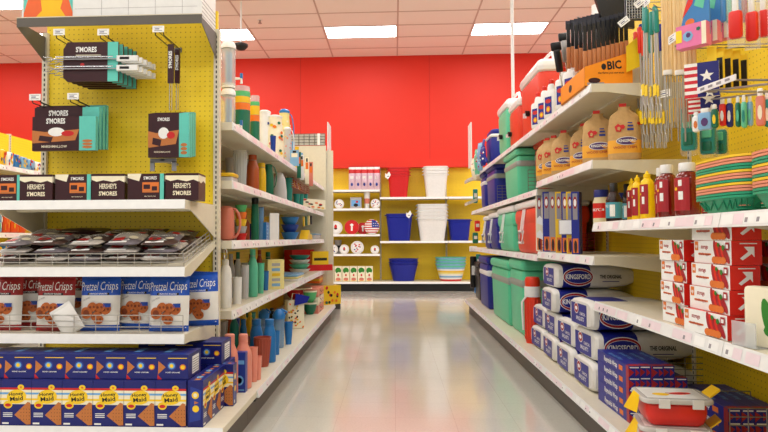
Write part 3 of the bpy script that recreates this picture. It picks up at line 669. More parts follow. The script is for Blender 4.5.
pitcher(257, 272, 110, -.99, Z4, 'whiteplastic', 'plain white pitcher on the top shelf behind the floral one', flip=-1)
pitcher(266, 284, 115, -.91, Z4, 'cream', 'white floral pitcher with looped handle on the top shelf', 'whiteplastic', flip=-1, prints=['p_orange', 'p_green', 'p_dblue', 'p_mustard', 'p_coral'])
pitcher(278, 291, 109, -1.02, Z4, 'p_paley', 'yellow pitcher with bright blue lid on the top shelf', 'p_blue', prints=['p_orange', 'p_mustard', 'cream'])
pitcher(283, 292, 127, -.9, Z4, 'p_frost', 'small frosted pitcher at the end of the top shelf pitchers', 'whiteplastic', prints=['p_coral', 'p_mustard'])
cup(270, 276, 136, -.86, Z4, 'p_dblue', 'small dark blue printed cup in front of the floral pitcher')
cup(288, 295, 142, -.88, Z4, 'p_lblue', 'light blue cup after the pitchers on the top shelf'); cup(293, 299, 147, -.9, Z4, 'p_mustard', 'yellow cup near the far end of the top shelf'); cup(297, 303, 153, -.9, Z4, 'p_lblue', 'pale blue cup farthest along the top shelf')
# ---- second shelf
Y = colY(227, -.9)
t = thing('food_container', 'frosted container with yellow lid on the second shelf by the post', 'container', (-.92, Y+.02, Z3)); MB().rbox(-.06, .06, -.06, .06, 0, .035, 'p_frost').build('body', t); MB().rbox(-.065, .065, -.065, .065, .035, .055, 'p_mustard', .015).build('lid', t)
cup(233, 247, 151, -.93, Z3, 'p_clear', 'tall clear ribbed tumbler on the second shelf', .8, 16)
cup(225, 234, 158, -1.1, Z3, 'p_frost', 'frosted tumbler at the back of the second shelf')
bottle(246, 259, 155, -.92, Z3, 'p_brownorange', 'burnt orange bottle on the second shelf', neck=.6)
bottle(257, 266, 163, -.9, Z3, 'p_mustard', 'yellow bottle beside the burnt orange one', neck=.75)
pitcher(263, 274, 164, -.9, Z3, 'p_green', 'dark green pitcher with spout lid on the second shelf', flip=1, neck=.7)
cup(266, 273, 158, -1.06, Z3, 'p_mustard', 'yellow lidded cup behind the green pitcher')
lt = fit(272, 287, 172, -.9, Z3); lath('cake_dome', 'clear grey domed cover on the second shelf', 'dome', [(lt[1], 0), (lt[1], lt[2]*.3), (lt[1]*.8, lt[2]*.75), (lt[1]*.45, lt[2]*.95), (.001, lt[2])], 'p_frost', (-.9, lt[0], Z3), None, [('rim', [(lt[1]*1.05, 0), (lt[1]*1.05, .01)], 'whiteplastic')])
cup(284, 293, 178, -.92, Z3, 'p_teal', 'teal grey tumbler after the domed cover')
for i, px in enumerate((293, 297, 301)): cup(px, px+7, 194, -.9, Z3, 'p_teal', f'small teal cup near the far end of the second shelf, {ORD[i]} in its row')
def cardp(m, w, h):
    r = random.Random(8)
    for q in range(14): m.pe(r.uniform(-w*.4, w*.4), r.uniform(h*.1, h*.9), w*.06, h*.08, r.choice(['p_orange', 'redink', 'p_green', 'ink', 'p_mustard']), .001+.0001*q, 8)
bx('picnic_tray', 'white tray with colourful dots at the far end of the second shelf', 'tray', -.84, colY(310, -.85), Z3, .5, .02, .1, 'cream', prints=cardp, rz=60)
# hung from the shelf above: basket tray and cards
Yh = colY(299, -.9)
t = thing('hanging_rack', 'brown wire rack of small gadgets under the top shelf', 'rack', (-.95, Yh, Z3+.15)); m = MB()
for q in range(5): m.tube([(-.1, -.5, .02*q), (.08, -.5, .02*q), (.08, .5, .02*q), (-.1, .5, .02*q)], .003, 'p_terra', 4)
for q in range(14): m.tube([(.08, -.5+.077*q, 0), (.08, -.5+.077*q, .08)], .002, 'p_terra', 4)
m.box(-.1, .08, -.5, .5, -.004, 0, 'p_terra'); m.build('tray', t)
for q in range(9): MB().lathe([(.018, 0), (.022, .05), (.008, .07), (.01, .1)], ('cream', 'p_mustard', 'p_brownorange')[q % 3], seg=8).build('gadget', t, (.0, -.42+.105*q, .005))
for i, (a, b, c, d, kk, X_) in enumerate(((290, 299, 150, 166, 'p_lblue', -.82), (297, 301, 152, 178, 'p_green', -.8), (300, 304, 155, 180, 'whiteplastic', -.795), (305, 309, 157, 184, 'cream', -.79), (309, 313, 162, 186, 'p_coral', -.785))):
    Y = colY((a+b)/2, X_); z1 = zat(a, c, Y); z0 = zat(a, d, Y); w = (b-a)*Y/F
    m = MB(); m.box(-w/2, w/2, 0, .01, 0, z1-z0, kk); m.fr((0, 0, 0), (1, 0, 0), (0, 0, 1)); m.pr(-w*.35, w*.35, (z1-z0)*.55, (z1-z0)*.8, ('cream', 'p_orange')[i > 0]); m.pr(-w*.2, w*.2, (z1-z0)*.82, (z1-z0)*.95, 'ink')
    tag(m.build('hanging_card', loc=(X_, Y, z0)), f'hanging utensil card clipped to the shelf end, {ORD[i]} nearest', 'card')
# ---- third shelf
X = -.93
Y, r, h = fit(219, 234, 206, X, Z2); t = thing('jug', 'matte coral jug with looped handle on the middle shelf', 'jug', (X, Y, Z2)); MB().rbox(-r, r, -r, r, 0, h, 'p_coral', r*.8).build('body', t)
MB().tube([(r*.6+.0, -r*.2+0, h*.9)] and [(r*.9+.04*math.sin(a), 0, h*.5+h*.42*math.cos(a)) for a in [math.pi*q/8 for q in range(9)]], .007, 'p_coral', 8).build('handle', t)
def bowls(px0, px1, pyt, pyb, X, zb, cols, label, rt=.7, name='bowl', grp=None):
    Y = colY((px0+px1)/2, X); r = (px1-px0)/2*Y/F; ztop = zat((px0+px1)/2, pyt, Y); n = len(cols); st = (ztop-zb)/(n+.0) ; hh = st*1.0
    for i, k in enumerate(cols):
        z = zb+st*i
        o = MB().lathe([(r*rt, 0), (r*.85, hh*.45), (r, hh*.92), (r*1.03, hh*.93), (r*1.03, hh*.98), (r*.95, hh*.98), (r*.6, hh*.2), (.001, hh*.15)], k, caps=False, seg=22).lathe([(r*rt, 0), (r*rt, .001)], k).build(name, loc=(X, Y, z)); tag(o, f'{label}, {ORD[i]} from the bottom', 'bowl', grp)
bowls(235, 247, 205, 234, -.92, Z2, ['p_red', 'p_grey', 'p_mustard', 'p_orange', 'p_lgreen'], 'stacked bright bowl on the middle shelf')
t = bottle(251, 259, 198, -.91, Z2, 'p_green', 'green sports bottle with black carry lid', kcap='jet', neck=.8)
cup(257, 264, 207, -.9, Z2, 'p_clearblue', 'blue tinted tumbler with red band on the middle shelf')
for i in range(3): bx('blue_carton', f'blue carton on the middle shelf, {ORD[i]} from the tumbler', 'carton', -.86-.02*i, colY(266.0+3.2*i, -.87), Z2, .085, .1, .12-.0*i, ('p_blue', 'p_lblue', 'p_dblue')[i], prints=lambda m, w, h: [m.pr(-w*.3, w*.3, h*(.15+.2*q), h*(.22+.2*q), 'p_lblue') for q in range(4)])
Y = colY(277, -.83); tag(MB().box(-.004, .004, -.045, .045, 0, .19, 'whiteplastic').box(-.03, .004, .04, .045, 0, .19, 'whiteplastic').build('shelf_sign', loc=(-.85, Y, Z2), rotz=-35), 'white upright shelf panel between blue cartons and blue bowls', 'panel')
bowls(281, 299, 217, 233, -.93, Z2, ['p_blue', 'p_dblue', 'p_blue'], 'stacked blue bowl on the middle shelf', .6)
Y = colY(304, -.88)
m = MB(); m.prism([(-.2, 0), (.2, 0), (.12, .05), (.05, .04), (-.05, .09), (-.12, .05)], -.02, .06, 'p_mustard', 'x'); tag(m.build('dish_cloth', loc=(-.88, Y, Z2)), 'crumpled yellow dish cloth on the middle shelf', 'cloth')
for i, k in enumerate(('p_mustard', 'p_green', 'p_paley', 'jet')):
    Y = colY(299+2.6*i, -.9); tag(MB().prism([(-.02, 0), (.03, 0), (.02, .09), (-.03, .09)], 0, .012, k, 'x').build('sponge_pack', loc=(-.86, Y, Z2+.125+.01*i), rotz=0), f'{("yellow","green","cream","black")[i]} pack hanging above the yellow cloth', 'pack')
t = thing('food_container', 'clear container with pale lid near the far end of the middle shelf', 'container', (-.92, colY(314, -.9), Z2)); MB().rbox(-.07, .07, -.25, .25, 0, .05, 'p_frost', .02).build('body', t); MB().rbox(-.075, .075, -.255, .255, .05, .062, 'p_lblue', .02).build('lid', t)
Y = colY(322.5, -.86); tag(MB().lathe([(.03, 0), (.033, .01), (.033, .06), (.03, .07)], 'p_coral').build('jar', loc=(-.86, Y, Z2)), 'small pink jar at the far end of the middle shelf', 'jar')
# ---- fourth shelf
Y, r, h = fit(219, 232, 262, -.9, Z1)
t = lath('water_bottle', 'white steel bottle with chrome loop cap', 'bottle', [(r*.9, 0), (r, .005), (r, h*.7), (r*.85, h*.85), (r*.5, h*.94)], 'whiteplastic', (-.9, Y, Z1), None, [('cap', [(r*.55, h*.94), (r*.55, h*1.04), (r*.4, h*1.06)], 'whiteplastic')])
MB().tube([(0, -.0+.028*math.sin(a), h*1.06+.028-.028*math.cos(a)) for a in [2*math.pi*q/10 for q in range(10)]], .005, 'chrome', 6, closed=True).build('loop', t)
bottle(234, 242, 252, -1.0, Z1, 'p_frost', 'frosted bottle with green cap behind the white ones', kcap='p_green')
bottle(227, 235, 254, -1.02, Z1, 'p_grey', 'grey bottle behind the white steel bottle')
cup(232.5, 242, 277, -.89, Z1, 'whiteplastic', 'short white tumbler beside the white steel bottle', .9)
cup(240.5, 249, 265, -.92, Z1, 'p_frost', 'frosted ribbed tumbler before the mint bottle', .85, 12)
bottle(247.5, 258, 249, -.9, Z1, 'p_mint', 'mint green bottle with narrow neck', neck=.5)
cup(256.5, 264.5, 263, -.9, Z1, 'p_mint', 'mint green tumbler beside the mint bottle', .75)
cup(262, 269, 271, -.92, Z1, 'p_blue', 'blue tumbler on the fourth shelf behind the mint tumbler'); cup(268, 273, 271, -.92, Z1, 'p_blue', 'second blue tumbler on the fourth shelf beside the yellow carton')
bottle(264.5, 271.5, 252, -.95, Z1, 'p_green', 'dark green bottle on the fourth shelf', neck=.6)
bottle(256, 263, 250, -1.1, Z1, 'p_terra', 'terracotta bottle at the back of the fourth shelf')
def paley(m, w, h):
    for q in range(5): m.pr(-w*.25, w*.25, h*(.1+.17*q), h*(.2+.17*q), ('p_lblue', 'p_grey', 'p_mustard')[q % 3])
bx('tall_carton', 'tall pale yellow carton on the fourth shelf', 'carton', -.86, colY(276, -.86), Z1, .13, .1, .215, 'p_paley', prints=paley, rz=35)
for i in range(3): tag(MB().rbox(-.1, .1, -.2, .2, 0, .018, ('whiteplastic', 'p_paley', 'p_lblue')[i], .02).build('cutting_board', loc=(-.93, colY(290, -.93), Z1+.019*i)), f'{("white","pale yellow","light blue")[i]} board in the low stack on the fourth shelf', 'board')
bowls(289, 310, 255, 278, -1.0, Z1, ['whiteplastic', 'p_mint', 'whiteplastic', 'p_teal'], 'nested serving bowl on the fourth shelf', .55)
for i in range(3):
    bx('red_box', f'red box standing on the fourth shelf, {ORD[i]} nearest', 'box', -1.03+.06*i, colY(304+4*i, -1.02), Z1, .36, .12, .24-.02*i, 'p_red', prints=lambda m, w, h: m.pr(-w*.3, w*.3, h*.3, h*.36, 'labelw'), rz=55)
bx('yellow_sign_box', 'yellow carton with black band at the far end of the fourth shelf', 'carton', -.84, colY(320.5, -.84), Z1+.07, .2, .06, .15, 'p_mustard', prints=lambda m, w, h: m.pr(-w*.4, w*.4, h*.3, h*.5, 'ink'), rz=30)
bx('red_tag_box', 'low red box under the yellow carton', 'box', -.84, colY(320.5, -.84), Z1, .3, .06, .068, 'p_red', rz=30)
# ---- base deck
X = -.82
for i, (a, b) in enumerate(((221, 239), (235, 252))): bottle(a, b, 334, -.83+.045*i, ZB, 'p_pink', f'{("first","second")[i]} pink bottle standing behind the cracker boxes', neck=.5, kcap='p_pink')
bottle(217, 227, 338, -.92, ZB, 'p_pink', 'pink bottle half hidden by the end display')
cup(249, 258, 347, -.765, ZB, 'p_pink', 'taller pink tumbler beside the pink bottles', .8); cup(254, 262, 356, -.75, ZB, 'p_pink', 'short pink tumbler at the shelf edge', .75)
cup(254, 271, 337, -.80, ZB, 'p_terra', 'terracotta ribbed tumbler on the bottom shelf', .7, 18); cup(240, 252, 337, -.98, ZB, 'p_terra', 'terracotta tumbler behind the pink bottles', .7, 18)
bottle(263, 276, 319, -.785, ZB, 'p_blue', 'bright blue bottle in front on the bottom shelf', neck=.65, kcap='p_blue'); bottle(250, 263, 319, -.89, ZB, 'p_blue', 'bright blue bottle behind the terracotta tumbler', neck=.65, kcap='p_blue'); bottle(240, 247, 319, -1.04, ZB, 'p_blue', 'bright blue bottle farthest back on the bottom shelf', neck=.65, kcap='p_blue')
cup(272, 280, 331, -.79, ZB, 'p_blue', 'blue tumbler beside the bright blue bottle', .8)
for i, (a, b, X_) in enumerate(((273, 285, -.82), (259, 269, -.95))):
    Y, r, h = fit(a, b, 309, X_, ZB); t = lath('sports_bottle', ('front','rear')[i]+' clear blue sports bottle with domed flip lid', 'bottle', [(r*.8, 0), (r*.85, .01), (r*.95, h*.75)], 'p_clearblue', (X_, Y, ZB), None, [('lid', [(r*1.05, h*.75), (r*1.1, h*.85), (r*.8, h*.95), (r*.3, h)], 'p_blue')])
    MB().tube([(r*.8, 0, h*.82), (r*1.3, 0, h*.92), (r*.4, 0, h*1.0)], r*.18, 'p_blue', 6).build('spout', t)
cup(284, 293, 322, -.775, ZB, 'p_blue', 'blue tumbler beside the patterned gift bag', .65)
for i, (a, b, py, X_, kk) in enumerate(((230, 239, 312, -1.1, 'p_teal'), (246, 254, 312, -1.12, 'p_mustard'), (268, 276, 308, -1.1, 'jet'))): bottle(a, b, py, X_, ZB, kk, f'{("teal","yellow","black")[i]} bottle in the dark at the back of the bottom shelf')
Y = colY(299, -.82)
t = thing('gift_bag', 'white bag with gold and black pattern and blue ribbon', 'bag', (-.86, Y, ZB), 30); w = .14
m = MB(); m.rbox(-w/2*1.1, w/2*1.1, -.04, .04, 0, .24, 'cream', .01); rr = random.Random(4)
m.fr((0, -.0405, 0), (1, 0, 0), (0, 0, 1))
for q in range(34): m.pe(rr.uniform(-w*.48, w*.48), rr.uniform(.01, .22), .011, .007, rr.choice(['p_mustard', 'ink', 'p_orange', 'p_mustard']), .0006+.0001*q, 7, rr.random()*3)
m.build('bag', t); MB().tube([(-.04, -.03, .23), (-.03, -.03, .3), (.03, -.03, .3), (.04, -.03, .23)], .004, 'cream').build('handle', t)
bm = MB(); bm.prism([(-.02, .2), (.09, .22), (.12, .27), (.04, .29), (-.01, .3)], -.06, -.045, 'cobaltk' if 0 else 'p_cobalt'); bm.build('ribbon', t)
def flatbowl(px0, px1, pyt, X, k, label, zb=ZB, h=.12, name='serving_bowl'):
    Y = colY((px0+px1)/2, X); r = (px1-px0)/2*Y/F; t = thing(name, label, 'bowl', (X, Y, zb)); MB().lathe([(r*.45, 0), (r*.8, h*.35), (r, h*.9), (r*.95, h*.9), (r*.7, h*.35), (.001, h*.1)], k, caps=False, seg=26).build('body', t); MB().lathe([(r*1.02, h*.88), (r*1.02, h), (r*.95, h)], 'cream', caps=False, seg=26).build('rim', t); return t
for i in range(2): flatbowl(285, 312, 0, -1.0, 'p_red', f'{("lower","upper")[i]} red serving bowl with cream rim on the bottom shelf', ZB+.13*i, .13)
for i in range(2): flatbowl(303, 317, 0, -.86, 'p_lgreen' if i else 'p_green', f'{("lower","upper")[i]} green serving bowl on the bottom shelf', ZB+.12*i, .12)
for i in range(3): bx('pink_box', f'pink and white box stacked on the far bottom shelf, {ORD[i]} from below', 'box', -.78, colY(321, -.78), ZB+.085*i, .5, .2, .08, ('p_coral', 'cream', 'p_pink')[i], prints=cardp)
for i in range(3): tag(MB().box(-.16, .16, -.5, .5, 0, .025, ('p_orange', 'p_mustard', 'p_coral')[i]).build('serving_tray', loc=(-1.0, colY(309, -1.0)+.2, ZB+.265+.026*i)), f'{("orange","yellow","coral")[i]} tray piled at the back of the bottom shelf', 'tray')
bx('yellow_carton', 'yellow carton at the far corner of the bottom shelf', 'carton', -.74, colY(330, -.76)-.1, ZB, .3, .1, .22, 'p_mustard', prints=cardp, rz=45)

# second rows standing further back on every shelf
pal = [('p_teal', 'teal'), ('p_terra', 'terracotta'), ('p_dblue', 'dark blue'), ('p_green', 'dark green'), ('p_grey', 'grey'), ('p_mustard', 'yellow'), ('p_frost', 'frosted'), ('p_brownorange', 'brown')]
for lv, (zz, nm, h0) in enumerate(((ZB, 'bottom shelf', .26), (Z1, 'fourth shelf', .24), (Z2, 'middle shelf', .2), (Z3, 'second shelf', .2), (Z4, 'top shelf', .2))):
    for i in range(9):
        k, cn = pal[(i*3+lv) % 8]; Y = LY+.16+.23*i+rnd.uniform(-.02, .02); r = rnd.uniform(.036, .048); h = h0*rnd.uniform(.8, 1.05); X_ = -1.2+rnd.uniform(0, .02)
        lb = f'{cn} {"bottle" if (i+lv) % 2 else "cup"} in the back row of the {nm}, {ORD[i]} from the end display'
        if (i+lv) % 2: lath('water_bottle', lb, 'bottle', [(r*.9, 0), (r, .004), (r, h*.65), (r*.5, h*.82), (r*.5, h*.88)], k, (X_, Y, zz), 'back rows of the left run', [('cap', [(r*.52, h*.88), (r*.52, h)], 'jet' if i % 3 == 0 else k)], 16)
        else: lath('tumbler', lb, 'tumbler', [(r*.75, 0), (r, h*.75)], k, (X_, Y, zz), 'back rows of the left run', [('rim', [(r*1.04, h*.75), (r*1.04, h*.79)], k)], 16)
# ================================================================ goods on the back wall unit
def bY(dy=.0): return BL+dy
def bucket(px0, px1, pyt, pyb, n, k, label, step, taper=(.8, .8), zb=None, round_=False, cat='bin', name='storage_bin', tilt=0):
    """n nested bins: lowest shows fully, the rest only their rims"""
    Y = BL+.2; a = atY(px0, pyb, Y); b = atY(px1, pyt, Y); w = b.x-a.x; H = b.z-zb; s = step*Y/F; h = H-s*(n-1); cx = (a.x+b.x)/2
    for i in range(n):
        t = thing(name, label[i] if isinstance(label, list) else (f'{label}, {ORD[i]} from the bottom' if n > 1 else label), cat, (cx, Y, zb+s*i+.001))
        d = w*.8; m = MB(); g = w/2; gy = d/2; e = 1-.02*i
        def ring(fx, z, q=.2): 
            X_, Y_ = g*fx, gy*fx; r_ = X_*(.98 if round_ else .35); out = []
            for (sx, sy_, a0) in ((1,-1,-90),(1,1,0),(-1,1,90),(-1,-1,180)):
                for c_ in range(6): an = R(a0+18*c_); out.append((sx*(X_-r_)+r_*math.cos(an), sy_*(Y_-min(r_, Y_*.98))+min(r_, Y_*.98)*math.sin(an), z))
            return out
        tp = taper[0]
        m.loft([ring(tp, 0), ring(tp+(1-tp)*.5, h*.5), ring(tp+(1-tp)*.93, h*.86)], k[i] if isinstance(k, list) else k)
        m.loft([ring(.95, h*.86), ring(1, h*.88), ring(1, h*.9), ring(.97, h*.91), ring(.98, h*.96), ring(1.04, h*.965), ring(1.04, h), ring(.96, h), ring(.92, h*.9)], k[i] if isinstance(k, list) else k, caps=False)
        m.build('body', t)
        if cat == 'bin':
            q = MB()
            for sx in (-1, 1): q.box(sx*g*1.0-.01 if sx > 0 else -g-.03, sx*g+.03 if sx > 0 else -g+.01, -.05, .05, h*.93, h*.96, k if not isinstance(k, list) else k[i])
            q.build('handle', t)
    return t
zT, zM = zr
bucket(388, 409, 168, 195, 3, 'p_red', 'red storage bin nested on the top back shelf', 3.2, zb=zT)
bucket(424, 447, 167, 195, 3, 'whiteplastic', 'white storage bin nested on the top back shelf', 3.2, zb=zT)
bucket(386.5, 412, 214, 240, 1, 'p_cobalt', 'single blue storage bin with white tag on the middle back shelf', 3, zb=zM)
bucket(417.5, 446.5, 204.5, 240, 5, 'whiteplastic', 'white storage bin in the tall nest on the middle shelf', 3.4, zb=zM)
bucket(448.5, 470, 219.5, 240, 1, 'p_cobalt', 'blue storage bin right of the tall white nest', 3, zb=zM)
ZBB = .166
bucket(389, 418, 258.5, 281, 2, 'p_cobalt', 'round blue tub nested on the bottom back shelf', 3.5, (.72, .72), ZBB, True, 'tub', 'party_tub')
# striped tubs
Y = BL+.2; a = atY(435.5, 281, Y); b = atY(466, 257.5, Y); w = b.x-a.x; H = b.z-ZBB
for i in range(3):
    st = 3*Y/F; h = H-2*st; t = thing('striped_tub', f'pastel striped tub nested on the bottom back shelf, {ORD[i]} from the bottom', 'tub', ((a.x+b.x)/2, Y, ZBB+.001+st*i)); m = MB(); g = w/2
    bands = ['p_red', 'whiteplastic', 'p_lblue', 'whiteplastic', 'p_paley', 'p_mustard', 'whiteplastic', 'p_lblue', 'p_mint', 'p_lblue']
    for q, k in enumerate(bands):
        f0, f1 = .68+.32*q/10, .68+.32*(q+1)/10; m.lathe([(g*f0, h*q/10), (g*f1, h*(q+1)/10)], k, seg=28, caps=q == 0, sy=.8)
    m.lathe([(g, h), (g*1.03, h), (g*1.03, h*1.03), (g*.95, h*1.03), (g*.9, h*.8)], 'p_mint', seg=28, caps=False, sy=.8); m.build('body', t)
# tags on the bins
for px, py, l in ((388, 176, 'white hang tag on the red bins'), (409, 215, 'white hang tag on the single blue bin')):
    p = atY(px, py, BL-.1); tag(MB().prism([(-.05, -.02), (.0, -.06), (.05, .02), (.02, .08), (-.02, .03), (-.05, .05)], 0, .004, 'labelw').fr((0, 0, 0), (1, 0, 0), (0, 0, 1)).pr(-.02, .02, -.01, .0, 'ink').build('hang_tag', loc=p), l, 'tag')
# left part: party goods
for i in range(5):
    px = 349+i*6.2; Y = BL+.1; p = atY(px+3, 189.5, Y)
    t = thing('snack_sack', f'clear party sack with red top printing, {ORD[i]} from the left', 'sack', (p.x, Y, zl[0]+.002)); m = pillow(.115, .42, .08, [(.5, 'p_sack'), (.72, 'p_sack'), (.88, 'redink'), (1, 'clearwhite')], m=None, wob=.15, seed=i) if 'p_sack' in M else None
    if m is None: dm('p_sack', (222, 190, 205), .3); m = pillow(.115, .42, .08, [(.72, 'p_sack'), (.88, 'redink'), (1, 'clearwhite')], wob=.15, seed=i)
    m.pe(0, .1, .02, .03, 'navy2', .004); m.pr(-.03, .03, .2, .25, 'clearwhite', .004); m.build('sack', t); MB().box(-.06, .06, -.006, .006, .42, .44, 'redink').build('clip', t)
def plate(px, py, d, label, kind, zb, dy=.08):
    Y = BL+dy; p = atY(px, py, Y); r = d/2*Y/F
    t = thing('paper_plates', label, 'plates', (p.x, Y, zb+r*.98)); Rm = Matrix.Rotation(R(90), 4, 'X')
    MB().lathe([(r*.98, -.0), (r, .02), (r*.98, .07)], 'whiteplastic', seg=28, M_=Rm).build('plate_stack', t)   # axis along -y
    m = MB().fr((0, -.072, 0), (1, 0, 0), (0, 0, 1)); m.pe(0, 0, r, r, 'clearwhite' if kind != 'red' else 'redink', 0, 28); m.pe(0, 0, r*.72, r*.72, 'labelw' if kind != 'red' else 'p_red', .001, 28)
    if kind == 'bbq': m.pe(0, r*.1, r*.22, r*.4, 'redink', .002, 10); m.pe(0, -r*.15, r*.25, r*.1, 'ink', .003, 10)
    if kind == 'red': m.pr(-r*.12, r*.12, -r*.5, r*.5, 'labelw', .002); m.pe(0, r*.3, r*.25, r*.16, 'labelw', .003)
    if kind == 'dots': 
        rr = random.Random(int(px))
        for q in range(10): m.pe(rr.uniform(-.6, .6)*r, rr.uniform(-.6, .6)*r, r*.14, r*.1, rr.choice(['redink', 'navy2', 'printgrey', 'redink']), .002+.0005*q, 8)
    if kind == 'flag':
        for q in range(6): hh = r*(.85-.31*q); ww = math.sqrt(max(0, r*r-hh*hh)); m.pr(-ww, ww, hh-r*.07, hh+r*.07, 'redink', .002)
        m.pq([(0, r*.95), (r*.5, r*.8), (r*.9, r*.3), (r*.95, -.1*r), (0, -.1*r)], 'navy2', .003)
        for q in range(6): m.pe(r*(.2+.25*(q % 3)), r*(.15+.3*(q//3)), r*.06, r*.06, 'labelw', .004, 5)
    m.build('top_plate', t)
def cupst(px, w, pyt, zb, label, k1, k2, dy=.1):
    Y = BL+dy; p = atY(px, pyt, Y); r = w/2*Y/F; h = p.z-zb; lath('paper_cups', label, 'cups', [(r*.75, 0), (r, h*.85), (r*1.05, h*.87), (r*1.05, h)], k1, (p.x, Y, zb), None, [('printed_band', [(r*.87, h*.3), (r*.97, h*.6)], k2)])
plate(339.5, 203, 9.5, 'small round printed plates on the second back shelf at the left', 'dots', zl[1]); plate(375.5, 202, 9.5, 'small round plates at the right end of the second back shelf', 'dots', zl[1])
cupst(330, 5, 193, zl[1], 'white paper cups at the left end of the second back shelf', 'whiteplastic', 'p_grey'); cupst(367, 6, 192, zl[1], 'tall paper cups beside the napkin pack', 'whiteplastic', 'p_coral')
def nap(m, w, h):
    m.pr(-w*.4, w*.4, h*.2, h*.75, 'skyblue'); m.pe(0, h*.3, w*.2, h*.15, 'ink', .001); m.pe(w*.1, h*.6, w*.12, h*.1, 'redink', .001)
p = atY(356, 207, BL+.08); bx('napkin_pack', 'blue and white napkin pack on the second back shelf', 'napkins', p.x, BL+.03, zl[1]+.002, .2, .14, .2, 'p_grey', 0, prints=nap)
plate(336, 225, 13.5, 'white round plates with red figure on the third back shelf', 'bbq', zl[2]); plate(352, 225, 14.5, 'red round plates with white emblem', 'red', zl[2]); plate(363, 225, 12, 'red round plates half hidden behind the flag plates', 'red', zl[2], .2); plate(372, 224.5, 15, 'round plates with stars and stripes flag print', 'flag', zl[2], .06)
plate(333.5, 248, 9.5, 'small dotted plates at the left of the fourth back shelf', 'dots', zl[3]); plate(344.5, 248, 9.5, 'small dotted plates second along the fourth back shelf', 'bbq', zl[3]); plate(357.5, 246.5, 13, 'larger round plates with red lettering on the fourth back shelf', 'dots', zl[3]); plate(375, 248.5, 8.5, 'small plates at the right end of the fourth back shelf', 'bbq', zl[3])
cupst(338, 7, 240, zl[3], 'grey paper cups behind the small plates', 'p_grey', 'ink', .3)
def milk(m, w, h):
    m.pr(-w*.5, w*.5, h*.72, h, 'cream'); m.pe(0, h*.72, w*.42, h*.2, 'p_greenleaf', .0008, 14); m.pe(w*.1, h*.42, w*.36, h*.2, 'cream', .001); m.pe(0, h*.15, w*.34, h*.1, 'p_coral', .001); m.pe(0, h*.42, w*.12, h*.08, 'redink', .0014); m.pr(-w*.42, w*.42, h*.03, h*.06, 'p_mustard', .001)
dm('p_greenleaf', (52, 132, 44), .4)
for i in range(6):
    p = atY(330.5+7.75*i, 281, BL+.0); bx('plant_food_carton', f'white and green carton on the bottom back shelf, {ORD[i]} from the left', 'carton', p.x, BL-.02, ZBB+.002, .128, .1, .27, 'cream', 0, 'white and green cartons on the bottom back shelf', prints=milk)
# ================================================================ goods on the right run (open side faces -X)
dm('p_cmint', (92, 205, 160), .4); dm('p_cred', (232, 62, 34), .4); dm('p_cblue', (26, 38, 140), .4); dm('greyband', (150, 158, 152), .4); dm('kraft', (200, 160, 104), .7, var=.15, scale=60, bump=.4); dm('kraftorange', (240, 170, 50), .6)
dm('kwhite', (226, 224, 218), .45, var=.08, scale=40, bump=.2); dm('kblue', (30, 38, 140), .4, var=.06, scale=40, bump=.2); dm('kred', (170, 36, 46), .4)
def cooler(px0, px1, pyt, X, zb, k, label, d=.3, lid='whiteplastic', band=None, handle=True, basket=None, rz=-90, hmax=None, name='cooler'):
    """front towards the aisle; px0..px1 is its frontmost face's span seen along the aisle"""
    Yf, Yn = colY(px0, X), colY(px1, X); w = Yf-Yn; Yc = (Yf+Yn)/2; h = atX((px0+px1)/2, pyt, X).z - zb
    t = thing(name, label, 'cooler', (X, Yc, zb), rz)
    m = MB(); m.rbox(-w/2, w/2, 0, d, 0, h*.86, k, .035, (.93, .93)); m.rbox(-w*.53, w*.53, -.006, d+.006, h*.55, h*.86, k, .04) if band is None else m.rbox(-w*.515, w*.515, -.005, d+.005, h*.62, h*.75, band, .04); m.build('body', t)
    MB().rbox(-w*.53, w*.53, -.012, d+.012, h*.86, h, lid, .045).build('lid', t)
    if handle:
        a = MB(); pts = [(-.0, -.005, h*.8), (-.0, -.03, h*.62), (0, -.034, h*.3)]
        for s in (-1, 1): a.tube([(s*.03, -.008, h*.84), (s*.035, -.03, h*.45)], .007, lid, 6)
        a.tube([(-.06, -.035, h*.2), (-.06, -.035, h*.42), (.06, -.035, h*.42), (.06, -.035, h*.2)], .012, lid, 8, closed=True); a.build('handle', t)
    return t, w, h, Yc
def lblq(t, pts, k, parent=None): pass
ZR1, ZR2, ZR3 = 1.70, 1.27, .82
# --- deck: tall mint bins, red jug, blue coolers
cooler(479, 487, 256, .99, ZB, 'p_cblue', 'tall dark blue cooler with white lid rim at the far end of the bottom shelf', .28, 'p_cblue', 'whiteplastic', False)
cooler(474, 479, 262, 1.02, ZB, 'jet', 'black cooler at the very far end of the bottom shelf', .28, 'jet', 'jet', False)
cooler(491, 507.5, 259, .98, ZB, 'p_cmint', 'farther tall mint green cooler with grey band', .32, 'p_cmint', 'greyband', False)
cooler(509, 522, 259, .99, ZB, 'p_cmint', 'nearer tall mint green cooler with grey band', .32, 'p_cmint', 'greyband', False)
